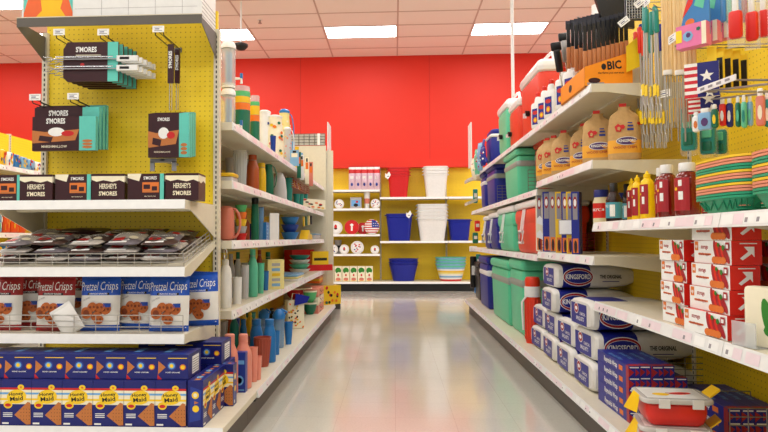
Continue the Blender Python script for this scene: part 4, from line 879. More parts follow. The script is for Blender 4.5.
# red round jug on deck
def jug(px0, px1, pyt, X, zb, k, label, cap='whiteplastic', spout=True):
    Y = colY((px0+px1)/2, X); r = (px1-px0)/2*Y/F; h = zat((px0+px1)/2, pyt, Y)-zb
    t = thing('water_jug', label, 'jug', (X, Y, zb))
    m = MB().lathe([(r*.9, 0), (r*.97, .02), (r, h*.7)], k, seg=24)
    for q in range(12): a = 2*math.pi*q/12; m.tube([(r*.96*math.cos(a), r*.96*math.sin(a), .03), (r*.99*math.cos(a), r*.99*math.sin(a), h*.66)], .008, k, 5)
    m.build('body', t); MB().lathe([(r*1.06, h*.7), (r*1.08, h*.84), (r*1.02, h*.86)], cap, seg=24).build('collar', t)
    MB().lathe([(r*.98, h*.86), (r*1.0, h*.96), (r*.85, h)], k, seg=24).build('lid', t)
    MB().tube([(0.02-r*1.05, -r*.3, h*.75), (-r*1.5, -r*.4, h*.62), (-r*1.35, -r*.3, h*.2)], .008, cap, 6).build('handle', t)
    return t
jug(524.5, 539, 277, 1.01, ZB, 'p_cred', 'red water jug with white collar beside the charcoal bags')
# --- charcoal bags (pillows lying with their base towards the aisle)
def charcoal():
    w, hh, L_ = .365, .148, .55
    m = MB(); n = 24; rings = []
    def ring(fw, fh, y, dz=0):
        out = []
        for j in range(n):
            a = 2*math.pi*j/n; c_, s_ = math.cos(a), math.sin(a)
            x = fw*w/2*math.copysign(abs(c_)**.45, c_); z = hh/2+dz+fh*hh/2*math.copysign(abs(s_)**.45, s_); out.append((x, y, z))
        return out
    secs = [(.9, .82, 0), (.98, .96, .012), (1, 1, .04), (1, 1.0, .18)]
    m.loft([ring(.9, .82, 0), ring(.98, .96, .012), ring(1, 1, .035)], 'kwhite', caps=False); m.loft([ring(1, 1, .035), ring(1, 1, .2)], 'kblue', caps=False)
    m.loft([ring(1, 1.0, .2), ring(1, 1, .33), ring(.97, .85, .42), ring(.9, .5, .49), ring(.85, .14, .53), ring(.95, .05, L_)], 'kwhite', caps=False)
    m.add(ring(.9, .82, 0), [tuple(range(n))], 'kwhite'); m.add(ring(.95, .05, L_), [tuple(range(n-1, -1, -1))], 'kwhite')
    # base panel towards the aisle
    m.fr((0, -.001, hh/2), (1, 0, 0), (0, 0, 1)); m.pr(-w*.4, w*.28, -hh*.4, hh*.32, 'kblue'); m.pe(-w*.16, hh*.14, .036, .028, 'labelw', .0008); m.pe(-w*.16, hh*.14, .032, .024, 'kred', .0012); m.pe(-w*.16, hh*.14, .02, .01, 'labelw', .0016)
    m.pt('CHARCOAL', .04, -hh*.02, .09, 'labelw', 1.3, .001); m.pt('BRIQUETS', .0, -hh*.2, .12, 'labelw', 1, .001)
    # side towards the camera
    for s in (1, -1):
        m.fr((s*(w/2+.0006), 0, hh/2), (0, s, 0), (0, 0, 1))
        cx = .125*s
        m.pe(cx, 0, .092, .056, 'labelw', .001, 28); m.pe(cx, 0, .088, .052, 'kred', .0014, 28); m.pe(cx, 0, .08, .04, 'labelw', .0018, 28); m.pe(cx, 0, .078, .038, 'kblue', .0022, 28); m.pt('KINGSFORD', cx, 0, .148, 'labelw', 1.5, .003, 0, .03)
        m.pt('THE ORIGINAL', .32*s, 0, .13, 'ink', 1.5, .001, 0, .03); m.pr(min(.27*s, .37*s), max(.27*s, .37*s), -.03, -.026, 'kblue')
    return m.build('charcoal_bag')
KC = Kind(tag(charcoal(), 'x', 'charcoal bag'))
cols = [(3.35, .965, 3, 'the nearest pile'), (3.73, .97, 2, 'the low pile behind the nearest'), (4.11, .975, 4, 'the tallest pile'), (4.48, .985, 2, 'the low pile by the red jug')]
for Y, X_, n, nm in cols:
    for l in range(n):
        KC.put((X_+[0, .012, -.006, .01][l], Y+rnd.uniform(-.01, .01), ZB+.002+.151*l), -90+rnd.uniform(-2, 2), f'white and blue charcoal bag, {("bottom", "second", "third", "fourth")[l]} in {nm}', 'charcoal bags')
# --- foil boxes
def foil():
    L_, s = .4, .0465
    m = MB(); m.box(-L_/2, L_/2, 0, s, 0, s, 'kblue'); m.fr((0, 0, 0), (1, 0, 0), (0, 0, 1)); m.pt('Reynolds Wrap', -.02, s*.5, .17, 'labelw', 1.2, .0008, 0, .02); m.pr(.085, .13, s*.25, s*.7, 'orangeink'); m.pr(L_/2-.03, L_/2, 0, s, 'kred')
    m.fr((L_/2, s/2, 0), (0, 1, 0), (0, 0, 1)); m.pq([(-s/2, 0), (0, s*.45), (-s/2, s*.8)], 'kred'); m.pq([(s*.1, s*.1), (s*.45, s*.4), (s*.1, s*.75)], 'kred'); m.pr(-s*.4, s*.4, s*.82, s*.92, 'labelw')
    m.fr((0, 0, s), (1, 0, 0), (0, 1, 0)); m.pr(-L_/2, L_/2, 0, .006, 'navy2'); m.pr(L_/2-.04, L_/2, 0, s, 'kred'); m.pt('Reynolds Wrap', -.02, s*.5, .16, 'skyblue', 1.2)
    m.fr((-L_/2, s/2, 0), (0, -1, 0), (0, 0, 1)); m.pr(-s*.4, s*.4, s*.3, s*.7, 'kred')
    return m.build('foil_box')
KFo = Kind(tag(foil(), 'x', 'foil box'))
fx = atZ(594, 413, ZB); print('FOIL', fx)
x0 = .965; yc = 2.70+.2
for c_ in range(5):
    for l in range(5 if c_ < 4 else 4):
        KFo.put((x0+.0475*c_, yc+.008*(c_ % 2), ZB+.001+.047*l), -90, f'blue and red foil box, {ORD[c_]} column from the aisle, {ORD[l]} up', 'foil boxes stacked lengthwise')
for c_ in range(4):
    for l in range(3): KFo.put((1.21+.048*c_, 2.60, ZB+.001+.047*l), -90, f'dark foil box inside the rear wire pen, {ORD[c_]} column, {("lower","middle","upper")[l]}', 'foil boxes in the rear pen')
dm('wiredark', (150, 148, 146), .35, .6)
def grid(w, h, nx, nz, wr=.0022, mk='wiredark'):
    m = MB()
    for i in range(nz+1): z = h*i/nz; m.tube([(0, 0, z), (w, 0, z)], wr, mk, 4)
    for i in range(nx+1): x = w*i/nx; m.tube([(x, 0, 0), (x, 0, h)], wr, mk, 4)
    return m
tag(grid(.44, .15, 5, 6).build('wire_divider', loc=(.975, 2.63, ZB+.002)), 'grey wire divider at the camera end of the foil boxes', 'wire divider')
tag(grid(.26, .15, 4, 5).build('wire_divider', loc=(1.2, 2.37, ZB+.002)), 'grey wire divider farthest from the aisle beside the red food containers', 'wire divider')
tag(grid(.42, .2, 5, 7).build('wire_divider', loc=(1.03, 3.09, ZB+.002)), 'grey wire divider between charcoal bags and foil boxes', 'wire divider')
tag(grid(.35, .15, 4, 6).build('wire_divider', loc=(.98, 4.72, ZB+.002)), 'grey wire divider in front of the nearer mint cooler', 'wire divider')
# --- red food containers with yellow latches
dm('redplastic', (224, 44, 34), .3); dm('latch', (250, 200, 20), .35); dm('glasslid', (225, 222, 215), .1, alpha=.75, var=0)
def foodbox():
    t = thing('food_container', 'x', 'container'); w, d, h = .215, .17, .1
    MB().rbox(-w/2, w/2, -d/2, d/2, 0, h-.018, 'redplastic', .03, (.88, .88)).build('body', t)
    m = MB(); m.rbox(-w/2-.012, w/2+.012, -d/2-.012, d/2+.012, h-.018, h, 'glasslid', .03); m.fr((0, 0, h), (1, 0, 0), (0, 1, 0)); m.pr(-.1, .1, -.075, .075, 'clearwhite', .0006); m.pe(.03, .0, .04, .018, 'redplastic', .001, 14, .2); m.pe(-.04, -.02, .03, .02, 'latch', .001, 12); m.pr(-.02, .05, -.004, .004, 'kred', .0014); m.build('lid', t)
    for s in (-1, 1):
        l = MB(); l.add([(s*(w/2+.01), -.04, h), (s*(w/2+.01), .04, h), (s*(w/2+.045), .04, h+.028 if s > 0 else h-.06), (s*(w/2+.045) if s > 0 else s*(w/2+.02), -.04, h+.028 if s > 0 else h-.06), (s*(w/2+.01), -.04, h-.006), (s*(w/2+.01), .04, h-.006), (s*(w/2+.045), .04, h+.022 if s > 0 else h-.064), (s*(w/2+.045) if s > 0 else s*(w/2+.02), -.04, h+.022 if s > 0 else h-.064)], [(0,1,2,3),(7,6,5,4),(0,4,5,1),(2,6,7,3),(1,5,6,2),(3,7,4,0)], 'latch'); l.fr((s*(w/2+.02), 0, h+.012), (0, 1, 0), (0, 0, 1)); l.build('latch', t)
    for x_ in (-.05, .06): MB().box(x_-.018, x_+.018, -d/2-.016, -d/2-.008, h-.03, h, 'clearwhite').build('side_clip', t)
    return t
KR2 = Kind(foodbox())
pc = atZ(678, 432, .25); print('CONT', pc)
for l in range(2): KR2.put((.995, 2.37, ZB+.002+.102*l), -12+6*l, f'red food container with clear lid and yellow latches, {("bottom","top")[l]} of its stack', None)
p = atZ(755, 438, .26); t = thing('food_container', 'yellow round tub at the lower right picture corner', 'container', (1.14, 1.82, ZB)); MB().lathe([(.06, 0), (.085, .03), (.088, .07)], 'latch').build('body', t); MB().lathe([(.09, .07), (.09, .08), (.06, .1), (.001, .105)], 'latch').build('lid', t)
# --- red and white boxes on shelf z=.626
def bagbox(w, h=.074, d=.088):
    m = MB(); m.box(-w/2, w/2, 0, d, 0, h, 'redplastic'); m.fr((0, 0, 0), (1, 0, 0), (0, 0, 1)); m.pr(-w/2, w/2, 0, h, 'labelw')
    m.pr(-w/2+.006, -w/2+.03, h*.55, h*.95, 'orangeink', .0008); m.pt('up', -w/2+.018, h*.75, .016, 'labelw', 1, .0012, 0, .03)
    m.pt('storage', -w*.2, h*.72, w*.2, 'kred', 1.2, .0008, 0, .02); m.pr(-w*.38, -w*.02, h*.36, h*.44, 'orangeink', .0006); m.pt('double zipper', -w*.2, h*.4, w*.3, 'kred', 1, .001, 0, .01)
    r = random.Random(6)
    for q in range(5): a = w*(.1+.07*q); m.pe(a, h*(.62-.06*q), w*.05, h*.42, 'redplastic' if q % 2 else 'kred', .0008+.0003*q, 12, .3+.1*q)
    for q in range(4): m.pe(w*(.08+.08*q), h*.17, w*.07, h*.16, 'orangeink', .0024+.0003*q, 10)
    m.pe(w*.2, h*.82, w*.03, h*.1, 'p_greenleaf', .004, 8); m.pe(w*.32, h*.7, w*.035, h*.12, 'p_greenleaf', .004, 8); m.pr(w*.38, w*.47, h*.6, h*.92, 'kred', .0036); m.pr(w*.4, w*.45, h*.68, h*.84, 'labelw', .004)
    m.fr((w/2, d/2, 0), (0, 1, 0), (0, 0, 1)); m.pq([(-.02, h*.28), (.004, h*.55), (-.008, h*.75), (.022, h*.75), (.022, h*.32), (.014, h*.46), (-.012, h*.2)], 'labelw', .0006)
    m.pr(-.02, .03, h*.86, h*.9, 'labelw', .0006)
    return m
KW = Kind(tag(bagbox(.2).build('food_bag_box'), 'x', 'box')); KX = Kind(tag(bagbox(.245).build('food_bag_box'), 'x', 'box'))
ZT = .628
for l in range(4): KW.put((1.005+(.005, -.004, .003, -.004)[l], 2.355, ZT+.0755*l), -90+(1, -1, 1, 0)[l], f'red and white box in the shorter left stack, {ORD[l]} from the bottom', 'red and white food bag boxes')
for l in range(5):
    KX.put((1.005+(-.02, -.005, .0, .008, .006)[l], 2.085, ZT+.0752*l), -90+(4, 1, 0, -1, 1)[l], f'red and white box in the taller stack of five, {ORD[l]} from the bottom', 'red and white food bag boxes')
    if l < 4: KX.put((1.15, 2.07, ZT+.0752*l), -90, f'red box behind the taller stack of five, {ORD[l]} from the bottom', 'red and white food bag boxes')
for l in range(4): KX.put((1.16, 1.80, ZT+.0752*l), -88, f'red box in the stack behind the white carton, {ORD[l]} from the bottom', 'red and white food bag boxes')
p0 = atX(739, 300, 1.02); 
m = MB(); m.rbox(-.12, .12, 0, .05, 0, .17, 'cream', .012); m.fr((0, -.0006, 0), (1, 0, 0), (0, 0, 1)); m.pe(-.05, .09, .014, .05, 'p_greenleaf', .001, 14, .15); m.pe(-.03, .1, .014, .04, 'latch', .0014, 14, -.2); m.pe(-.01, .1, .012, .035, 'orangeink', .0018, 14); m.pe(-.03, .05, .03, .02, 'p_greenleaf', .002, 12); m.pe(.0, .06, .03, .03, 'labelw', .0024, 12); m.pt('BAGS', .07, .1, .06, 'navy', 1.6, .001, .0, .02); m.pe(.06, .04, .014, .02, 'navy2', .001)
print('BAGBOX', p0)
tag(m.build('produce_carton', loc=(1.0+.12*.47, colY(741, 1.0)-.12*.88, ZT), rotz=-62), 'white carton with green and yellow vegetable print by the picture edge', 'carton')
tag(MB().box(-.045, .045, 0, .003, 0, .07, 'p_clear').box(-.045, .045, 0, .05, 0, .003, 'p_clear').build('card_holder', loc=(.985, 1.86, ZT), rotz=-78), 'clear plastic card holder before the red and white boxes', 'holder')
# --- condiments on shelf z = 1.01
ZK = 1.012
dm('mayo', (246, 232, 190), .35); dm('bbq', (40, 18, 14), .2); dm('mustardp', (250, 205, 10), .3); dm('ketchup', (118, 14, 14), .15, coat=.5)
def jar(px0, px1, pyt, X, label):
    Y, r, h = fit(px0, px1, pyt, X, ZK); t = lath('mayonnaise_jar', label, 'jar', [(r*.92, 0), (r, .008), (r, h*.62), (r*.8, h*.78)], 'mayo', (X, Y, ZK), None, [('lid', [(r*.86, h*.78), (r*.86, h*.97), (r*.8, h)], 'cobaltlid')], 24)
    MB().lathe([(r*1.01, h*.16), (r*1.01, h*.6)], 'redplastic', caps=False, seg=24).build('label_band', t)
    m = MB(); c_, s_ = -.75, -.66
    m.fr((0, 0, h*.4), (0, -1, 0), (0, 0, 1)); m.warp = lambda a, b: math.sqrt(max(0, (r*1.012)**2-a*a)); m.pt("MAYO", r*.55, 0, r*1.0, 'labelw', 1.4, .001, 0, .02); m.build('lettering', t); return t
dm('cobaltlid', (26, 40, 130), .35)
jar(594, 610, 190, 1.10, 'mayonnaise jar with blue lid at the end of the condiment shelf'); jar(614, 628, 193, 1.22, 'mayonnaise jar partly hidden behind the dark sauce bottle')
def sauce(px0, px1, pyt, X, label):
    Y, r, h = fit(px0, px1, pyt, X, ZK); t = lath('sauce_bottle', label, 'bottle', [(r*.95, 0), (r, .008), (r, h*.55), (r*.7, h*.7), (r*.45, h*.78)], 'bbq', (X, Y, ZK), None, [('cap', [(r*.5, h*.78), (r*.5, h*.98), (r*.42, h)], 'jet')], 20)
    MB().lathe([(r*1.02, h*.1), (r*1.02, h*.5)], 'p_tealblue', caps=False).build('label_band', t)
    m = MB().fr((0, 0, h*.3), (-.6, -.8, 0), (0, 0, 1)) if 0 else MB().fr((0, 0, h*.3), (.6, -.8, 0), (0, 0, 1)); m.warp = lambda a, b: math.sqrt(max(0, (r*1.03)**2-a*a)); 
    for q in range(4): m.pr(r*(.1+.15*q), r*(.24+.15*q), -h*.16, h*.14, 'labelw', .001)
    m.pt('BBQ', -r*.4, .02, r*.6, 'labelw', 1.5, .001); m.build('lettering', t); return t
dm('p_tealblue', (70, 150, 170), .4)
sauce(607, 622, 183, 1.06, 'dark barbecue sauce bottle with black cap and teal label'); sauce(622, 633, 184, 1.2, 'second dark sauce bottle squeezed behind the mustard')
def squeeze(px0, px1, pyt, X, k, kcap, klabel, label, name, flat=.6):
    Y = colY((px0+px1)/2, X); r = (px1-px0)/2*Y/F; h = zat((px0+px1)/2, pyt, Y)-ZK
    t = thing(name, label, 'bottle', (X, Y, ZK)); MB().lathe([(r*.92, 0), (r, .01), (r, h*.3), (r*.9, h*.5), (r, h*.68), (r*.8, h*.8), (r*.4, h*.86)], k, seg=24, sy=1).build('body', t)
    if kcap == 'mustardp': MB().lathe([(r*.5, h*.86), (r*.5, h*.93), (r*.25, h*.95), (r*.14, h)], kcap).build('cap', t)
    else: MB().lathe([(r*.62, h*.84), (r*.66, h*.86), (r*.66, h*.98), (r*.6, h)], kcap).build('cap', t)
    m = MB()
    u = Vector((.5, -.866, 0)); m.fr((0, 0, h*.42), u, (0, 0, 1)); m.warp = lambda a, b: math.sqrt(max(0, (r*1.02)**2-a*a))
    for q in range(6): m.pr(-r*.72+r*.24*q, -r*.72+r*.24*(q+1), -h*.3, h*.3, klabel, .0005)
    m.pr(-r*.1, r*.3, -h*.1, h*.05, 'labelw', .0015); m.pr(-r*.1, r*.22, h*.15, h*.26, 'labelw', .0015); m.pe(-r*.35, h*.1, r*.15, r*.15, 'latch', .0015); m.build('label', t)
    return t
for i, (a, b, py, X_) in enumerate(((628, 637, 178, 1.17), (633, 643.5, 175, 1.12), (641.5, 655, 171, 1.08))): squeeze(a, b, py, X_, 'mustardp', 'mustardp', 'kred', f'yellow mustard bottle with red label, {ORD[i]} from the dark sauces', 'mustard_bottle')
squeeze(656, 667, 168, 1.16, 'ketchup', 'whiteplastic', 'kred', 'ketchup bottle behind the first, beside the mustard', 'ketchup_bottle'); squeeze(659, 677, 165, 1.08, 'ketchup', 'whiteplastic', 'kred', 'ketchup bottle with white cap next to the mustard', 'ketchup_bottle'); squeeze(677, 700, 163, 1.09, 'ketchup', 'whiteplastic', 'kred', 'largest ketchup bottle, beside the stacked baskets', 'ketchup_bottle')
squeeze(704, 726, 163, 1.34, 'ketchup', 'whiteplastic', 'kred', 'ketchup bottle behind the stacked baskets, only its cap showing', 'ketchup_bottle'); squeeze(732, 754, 164, 1.34, 'ketchup', 'whiteplastic', 'kred', 'second ketchup bottle behind the baskets, nearer the picture edge', 'ketchup_bottle')
# --- stacked plastic baskets
def basket(k, X, Y, z, label, w=.30, d=.17, h=.05, full=False):
    t = thing('food_basket', label, 'basket', (X, Y, z), -90, 'stacked plastic food baskets')
    m = MB(); m.rbox(-w/2+.03, w/2-.03, .03, d-.03, 0, .003, k, .02)
    def oval(fx, fy, z_): return [(fx*w/2*math.copysign(abs(math.cos(a))**.6, math.cos(a)), d/2+fy*d/2*math.copysign(abs(math.sin(a))**.6, math.sin(a)), z_) for a in [2*math.pi*j/28 for j in range(28)]]
    m.loft([oval(.74, .66, 0), oval(.86, .8, h*.5), oval(.96, .95, h)], k, caps=False)
    m.loft([oval(.96, .95, h), oval(1.0, 1.0, h), oval(1.0, 1.0, h-.007), oval(.96, .95, h-.007)], k, caps=False)
    m.build('basket_body', t)
    if full:
        g = MB()
        for j in range(28):
            a, b = oval(.8, .73, h*.2)[j], oval(.93, .9, h*.75)[j]; g.tube([a, b], .0022, 'p_greenshade', 4)
            a, b = oval(.8, .73, h*.2)[j], oval(.93, .9, h*.75)[(j+1) % 28]; g.tube([a, b], .0018, 'p_greenshade', 4)
        g.build('lattice', t)
    return t
dm('p_bgreen', (40, 160, 120), .35); dm('p_greenshade', (34, 140, 105), .4); dm('p_byel', (250, 205, 50), .35); dm('p_bpink', (236, 150, 120), .35)
ORDN = ORD + ['thirteenth', 'fourteenth']
seqc = ['p_bgreen', 'p_bgreen', 'p_bpink', 'p_bpink', 'p_byel', 'p_bgreen', 'p_bpink', 'p_bpink', 'p_byel', 'p_bgreen', 'p_bgreen', 'p_bpink', 'p_bpink', 'p_byel']
z = ZK
by = (colY(697, 1.0)+colY(768, 1.0))/2
for i, k in enumerate(seqc):
    nmk = {'p_bgreen': 'green', 'p_bpink': 'pink', 'p_byel': 'yellow'}[k]
    basket(k, .985, 2.03, z, f'{nmk} oval basket, {ORDN[i]} counting up the stack', w=.31, full=(i == 0)); z += .0092
for i, k in enumerate(seqc[:13]): basket(k, .985, 1.70, ZK+.0092*i, f'oval basket cut by the picture edge, {ORDN[i]} counting up', w=.31)
# --- kraft bags of wood chips
def chipbag():
    w, h, d = .155, .27, .1
    m = MB(); n = 26
    def ring(fx, fy, z, ph=0, wob=0):
        out = []
        for j in range(n):
            a = 2*math.pi*j/n; c_, s_ = math.cos(a), math.sin(a); k_ = 1+wob*math.sin(5*a+ph)
            out.append((fx*w/2*math.copysign(abs(c_)**.6, c_)*k_, d/2+fy*d/2*math.copysign(abs(s_)**.6, s_)*k_, z))
        return out
    m.loft([ring(.92, .92, 0), ring(1, 1, .012), ring(1, 1, h*.2)], 'kraft'); m.loft([ring(1, 1, h*.12), ring(1.01, 1.02, h*.16), ring(1.01, 1.02, h*.34), ring(1, 1, h*.36)], 'kraftorange', caps=False)
    m.loft([ring(1, 1, h*.2), ring(1.0, 1, h*.55), ring(.96, .93, h*.66, 1, .04), ring(.9, .7, h*.76, 2.5, .08), ring(.74, .5, h*.84, 4, .13), ring(.42, .3, h*.91, 3, .2), ring(.3, .22, h*.96, 1, .2), ring(.36, .12, h, 2, .2)], 'kraft')
    m.fr((0, -.002, 0), (1, 0, 0), (0, 0, 1)); m.warp = lambda a, b: -.03*abs(a/(w/2))**3
    m.pe(.01, h*.34, .052, .021, 'labelw', .003, 20); m.pe(.01, h*.34, .048, .018, 'p_purple', .0036, 20); m.pt('KINGSFORD', .01, h*.34, .08, 'labelw', 1.3, .0045, 0, .02)
    m.pe(-.03, h*.58, .018, .022, 'redink', .003, 5, .3); m.pe(-.012, h*.6, .012, .014, 'redink', .003, 5, 1.2); m.pe(-.028, h*.57, .008, .01, 'kraft', .0036, 5); m.pr(.01, .04, h*.53, h*.57, 'navy2', .003); m.pr(.012, .038, h*.6, h*.63, 'navy2', .003); m.pr(.012, .034, h*.66, h*.68, 'navy2', .003); m.pe(.07, h*.66, .014, .008, 'redink', .003)
    m.pt('WOOD CHIPS', .0, h*.22, .11, 'kred', 1, .004)
    return m
dm('p_purple', (84, 52, 110), .5)
kc = thing('wood_chip_bag', 'x', 'wood chips bag'); chipbag().build('bag', kc); MB().box(-.022, .012, .05, .065, .262, .288, 'redplastic').build('clip', kc)
KCh = Kind(kc)
for i, (px, X_, rz, z_, s_) in enumerate(((627, 1.14, -15, 1.322, 0), (599, 1.06, -20, 1.322, 0), (581, 1.08, -45, 1.322, 0), (563.5, 1.04, -30, 1.322, 0), (552, 1.02, -40, 1.322, 0), (545, 1.0, -45, 1.322, 0))):
    Y = colY(px, X_); KCh.put((X_, Y, z_), rz, f'tan paper bag of wood chips with folded top, {ORD[i]} from the near shelf corner', 'paper bags of wood chips')
# --- boxes of starter logs (z=.844)
def log(m, w, h):
    m.pr(-w*.3, w*.3, h*.55, h*.97, 'printgrey'); m.pe(0, h*.82, w*.25, h*.1, 'kred', .001); m.pe(0, h*.82, w*.18, h*.06, 'labelw', .0014); m.pr(-w*.35, w*.35, h*.02, h*.25, 'orangeink'); m.pe(.0, h*.12, w*.2, h*.1, 'brownbox', .001)
zc = .846
cfg = [(538, 'cream', .97), (545, 'p_cblue', .965), (551, 'printgrey', .97), (557, 'p_mustard', .98), (563, 'p_cblue', .98), (568, 'p_mustard', .985), (573, 'p_cblue', .985)]
for i, (px, k, X_) in enumerate(cfg):
    Y = colY(px, 1.0); z1 = atX(px, 192, 1.0).z
    bx('fire_starter_box', f'upright blue and tan carton standing edge out, {ORD[i]} from the far end', 'carton', 1.0, Y-.05, zc, .05 if i < 2 else .042, .1, .40*min(1, (z1-zc)/.40), k, -25, 'upright cartons beside the red cooler', prints=log)
Y = colY(562, .99); tag(MB().box(-.05, .05, -.003, 0, 0, .085, 'printgrey').box(-.046, .046, -.0036, -.003, .004, .081, 'labelw').build('price_card', loc=(.985, 3.66, 0.955), rotz=-25), 'white blank price card clipped before the upright cartons', 'card')
for i in range(2): tag(MB().prism([(0, 0), (.05, -.02), (.055, .0), (.02, .05), (0, .03)], 0, .01, 'labelw').build('price_flag', loc=(.955, colY(537, .955), 1.0+.095*i-.06), rotz=-20), f'small white flag tag hanging by the red cooler, {("lower","upper")[i]}', 'tag')
# --- ice chests on z=.82
for i, (a, b, k, X_, py, nm) in enumerate(((516, 537, 'p_cred', .99, 201, 'large red ice chest with white lid and swing handle'), (498.5, 513, 'p_cmint', .99, 207, 'mint green ice chest with white lid beside the red one'), (489.5, 497, 'p_cblue', .99, 213, 'blue ice chest with white lid beside the mint one'), (484, 489, 'p_cblue', .995, 216, 'farther blue ice chest, mostly hidden by its neighbour'))):
    cooler(a, b, py, X_, .822, k, nm, .36)
grid_ = grid(.36, .14, 8, 6, .002, 'kred'); tag(grid_.build('wire_divider', loc=(1.0, 4.40, .823)), 'thin wire divider in front of the large red ice chest', 'wire divider')
# --- upper goods z=1.27
cooler(505, 518, 152, .99, 1.272, 'p_cmint', 'mint green cooler with pink band under the top shelf', .34, 'p_cmint', 'p_bandpink' if 0 else 'greyband', False)
cooler(487, 495, 165, 1.0, 1.272, 'p_cblue', 'dark blue cooler with grey band under the top shelf', .3, 'p_cblue', 'greyband', False)
cooler(481, 485, 172, 1.0, 1.272, 'p_cblue', 'second dark blue cooler farther along, under the top shelf', .3, 'p_cblue', 'whiteplastic', False)
cooler(535, 545, 140, 1.12, 1.322, 'p_cred', 'red cooler standing behind the wood chip bags', .26, 'p_cred', 'greyband', False)
tag(grid(.3, .17, 6, 6, .002, 'wire').build('wire_divider', loc=(1.0, 4.78, 1.273)), 'wire divider in front of the mint cooler under the top shelf', 'wire divider'); tag(grid(.28, .17, 6, 6, .002, 'wire').build('wire_divider', loc=(1.0, 6.2, 1.273)), 'wire divider in front of the dark blue cooler under the top shelf', 'wire divider')
# --- top shelf z=1.70
ZU = 1.702
def bigjug(px0, px1, pyt, X, k, label, lidk='whiteplastic', d=.26):
    Yf, Yn = colY(px0, X), colY(px1, X); w = Yf-Yn; h = atX((px0+px1)/2, pyt, X).z-ZU
    t = thing('drink_cooler', label, 'cooler', (X, (Yf+Yn)/2, ZU), -90)
    m = MB(); m.rbox(-w/2, w/2, 0, d, 0, h*.74, k, .05, (.94, .94)); m.build('body', t)
    m = MB(); m.rbox(-w*.52, w*.52, -.01, d+.01, h*.70, h*.84, lidk, .05); m.rbox(-w*.4, w*.4, .02, d-.02, h*.84, h*.88, lidk, .04); m.build('lid', t)
    a = MB(); a.tube([(-w*.4, d/2, h*.82), (-w*.32, d/2, h*.98), (-w*.15, d/2, h), (w*.15, d/2, h), (w*.32, d/2, h*.98), (w*.4, d/2, h*.82)], .013, lidk, 8); a.build('handle', t)
    s = MB(); s.lathe([(.022, 0), (.022, .03)], 'jet', M_=Matrix.Translation((0, 0, h*.3)) @ Matrix.Rotation(R(90), 4, 'X')); s.box(-.008, .008, -.045, -.02, h*.24, h*.3, 'whiteplastic'); s.build('tap', t); return t
bigjug(522, 541, 55, 1.03, 'p_cred', 'red drink cooler with white lid and handle on the top shelf')
bigjug(506, 520, 94, 1.03, 'p_cred', 'smaller red drink cooler behind the mint one on the top shelf')
bigjug(499, 508, 93, 1.0, 'p_cmint', 'mint drink cooler with white top below the pole')
# blue soft cooler
t = thing('soft_cooler', 'dark blue soft cooler bag with white piping and shoulder strap', 'cooler', (1.03, colY(489, 1.03), ZU), -90)
MB().rbox(-.2, .2, 0, .22, 0, .34, 'p_cblue', .06, (.95, .9)).build('bag', t); MB().rbox(-.205, .205, -.005, .225, .31, .345, 'whiteplastic', .06).rbox(-.19, .19, .01, .21, .345, .4, 'p_cblue', .06).build('top_flap', t); MB().tube([(-.15, -.02, .33), (0, -.06, .2), (.13, -.03, .05)], .014, 'p_cblue').build('strap', t)
for i, (px, k, X_, z0, h_) in enumerate(((484, 'p_cblue', .97, 1.72, .2), (481, 'p_lblue', .955, 1.68, .3), (478, 'p_mint', .95, 1.66, .28), (475, 'cream', .95, 1.62, .25))):
    m = pillow(.1, h_, .06, [(1, k)], wob=.3, seed=i+50); rr = random.Random(i)
    for q in range(10): m.pe(rr.uniform(-.04, .04), rr.uniform(.02, h_-.03), .008, .01, rr.choice(['labelw', 'redink', 'p_mint']), .004)
    Y = colY(px, X_); tag(m.build('hanging_tote', loc=(X_, Y, z0), rotz=-70), f'folded {("navy", "light blue", "mint", "cream")[i]} tote hanging at the far end of the top shelf', 'tote')
# far end fixtures of the right run
tag(MB().box(-.006, .006, 0, .3, 0, zat(472, 122, 7.9)-zat(472, 166, 7.9), 'white').build('wing_sign', loc=(atY(471.5, 150, 7.9).x, 7.9, zat(472, 166, 7.9))), 'thin white sign fin at the far end of the coolers run', 'sign')
dm('p_slat', (205, 200, 185), .5)
for i, (py, zz) in enumerate(((182, 0), (205, 0))):
    z_ = zat(476, py, 8.1); tag(MB().prism([(0, 0), (.12, .05), (.12, .09), (0, .04)], 0, .35, 'p_slat').build('end_shelf', loc=(.93, 8.06, z_)), f'{("upper","lower")[i]} small angled beige shelf at the far end of the coolers run', 'shelf')
for i, (px, py, k, w, h) in enumerate(((474, 196, 'p_teal', .06, .18), (476, 226, 'redplastic', .07, .14), (474, 238, 'p_green', .07, .14), (472, 249, 'labelw', .1, .07), (477, 262, 'p_teal', .06, .2), (477, 280, 'p_blue', .1, .34), (472, 272, 'jet', .08, .4))):
    p = atY(px, py, 8.2); m = MB(); m.rbox(-w/2, w/2, 0, .05, -h/2, h/2, k, .015); m.fr((0, -.0005, 0), (1, 0, 0), (0, 0, 1)); m.pr(-w*.3, w*.3, -h*.1, h*.2, 'labelw', .0008)
    tag(m.build('hanging_pack', loc=(p.x+.02, 8.2, p.z)), f'{("teal","red","dark green","white","sea green","bright blue","black")[i]} pack at the far end of the coolers run', 'pack')
# pole to the ceiling
p = atY(513, 92, 7.75); tag(MB().lathe([(.02, 0), (.02, CZ-ZU)], 'white', seg=12).lathe([(.05, 0), (.05, .02)], 'white', seg=12).build('ceiling_pole', loc=(p.x, 7.75, 2.06)), 'thin white pole rising to the ceiling behind the drink coolers', 'pole')
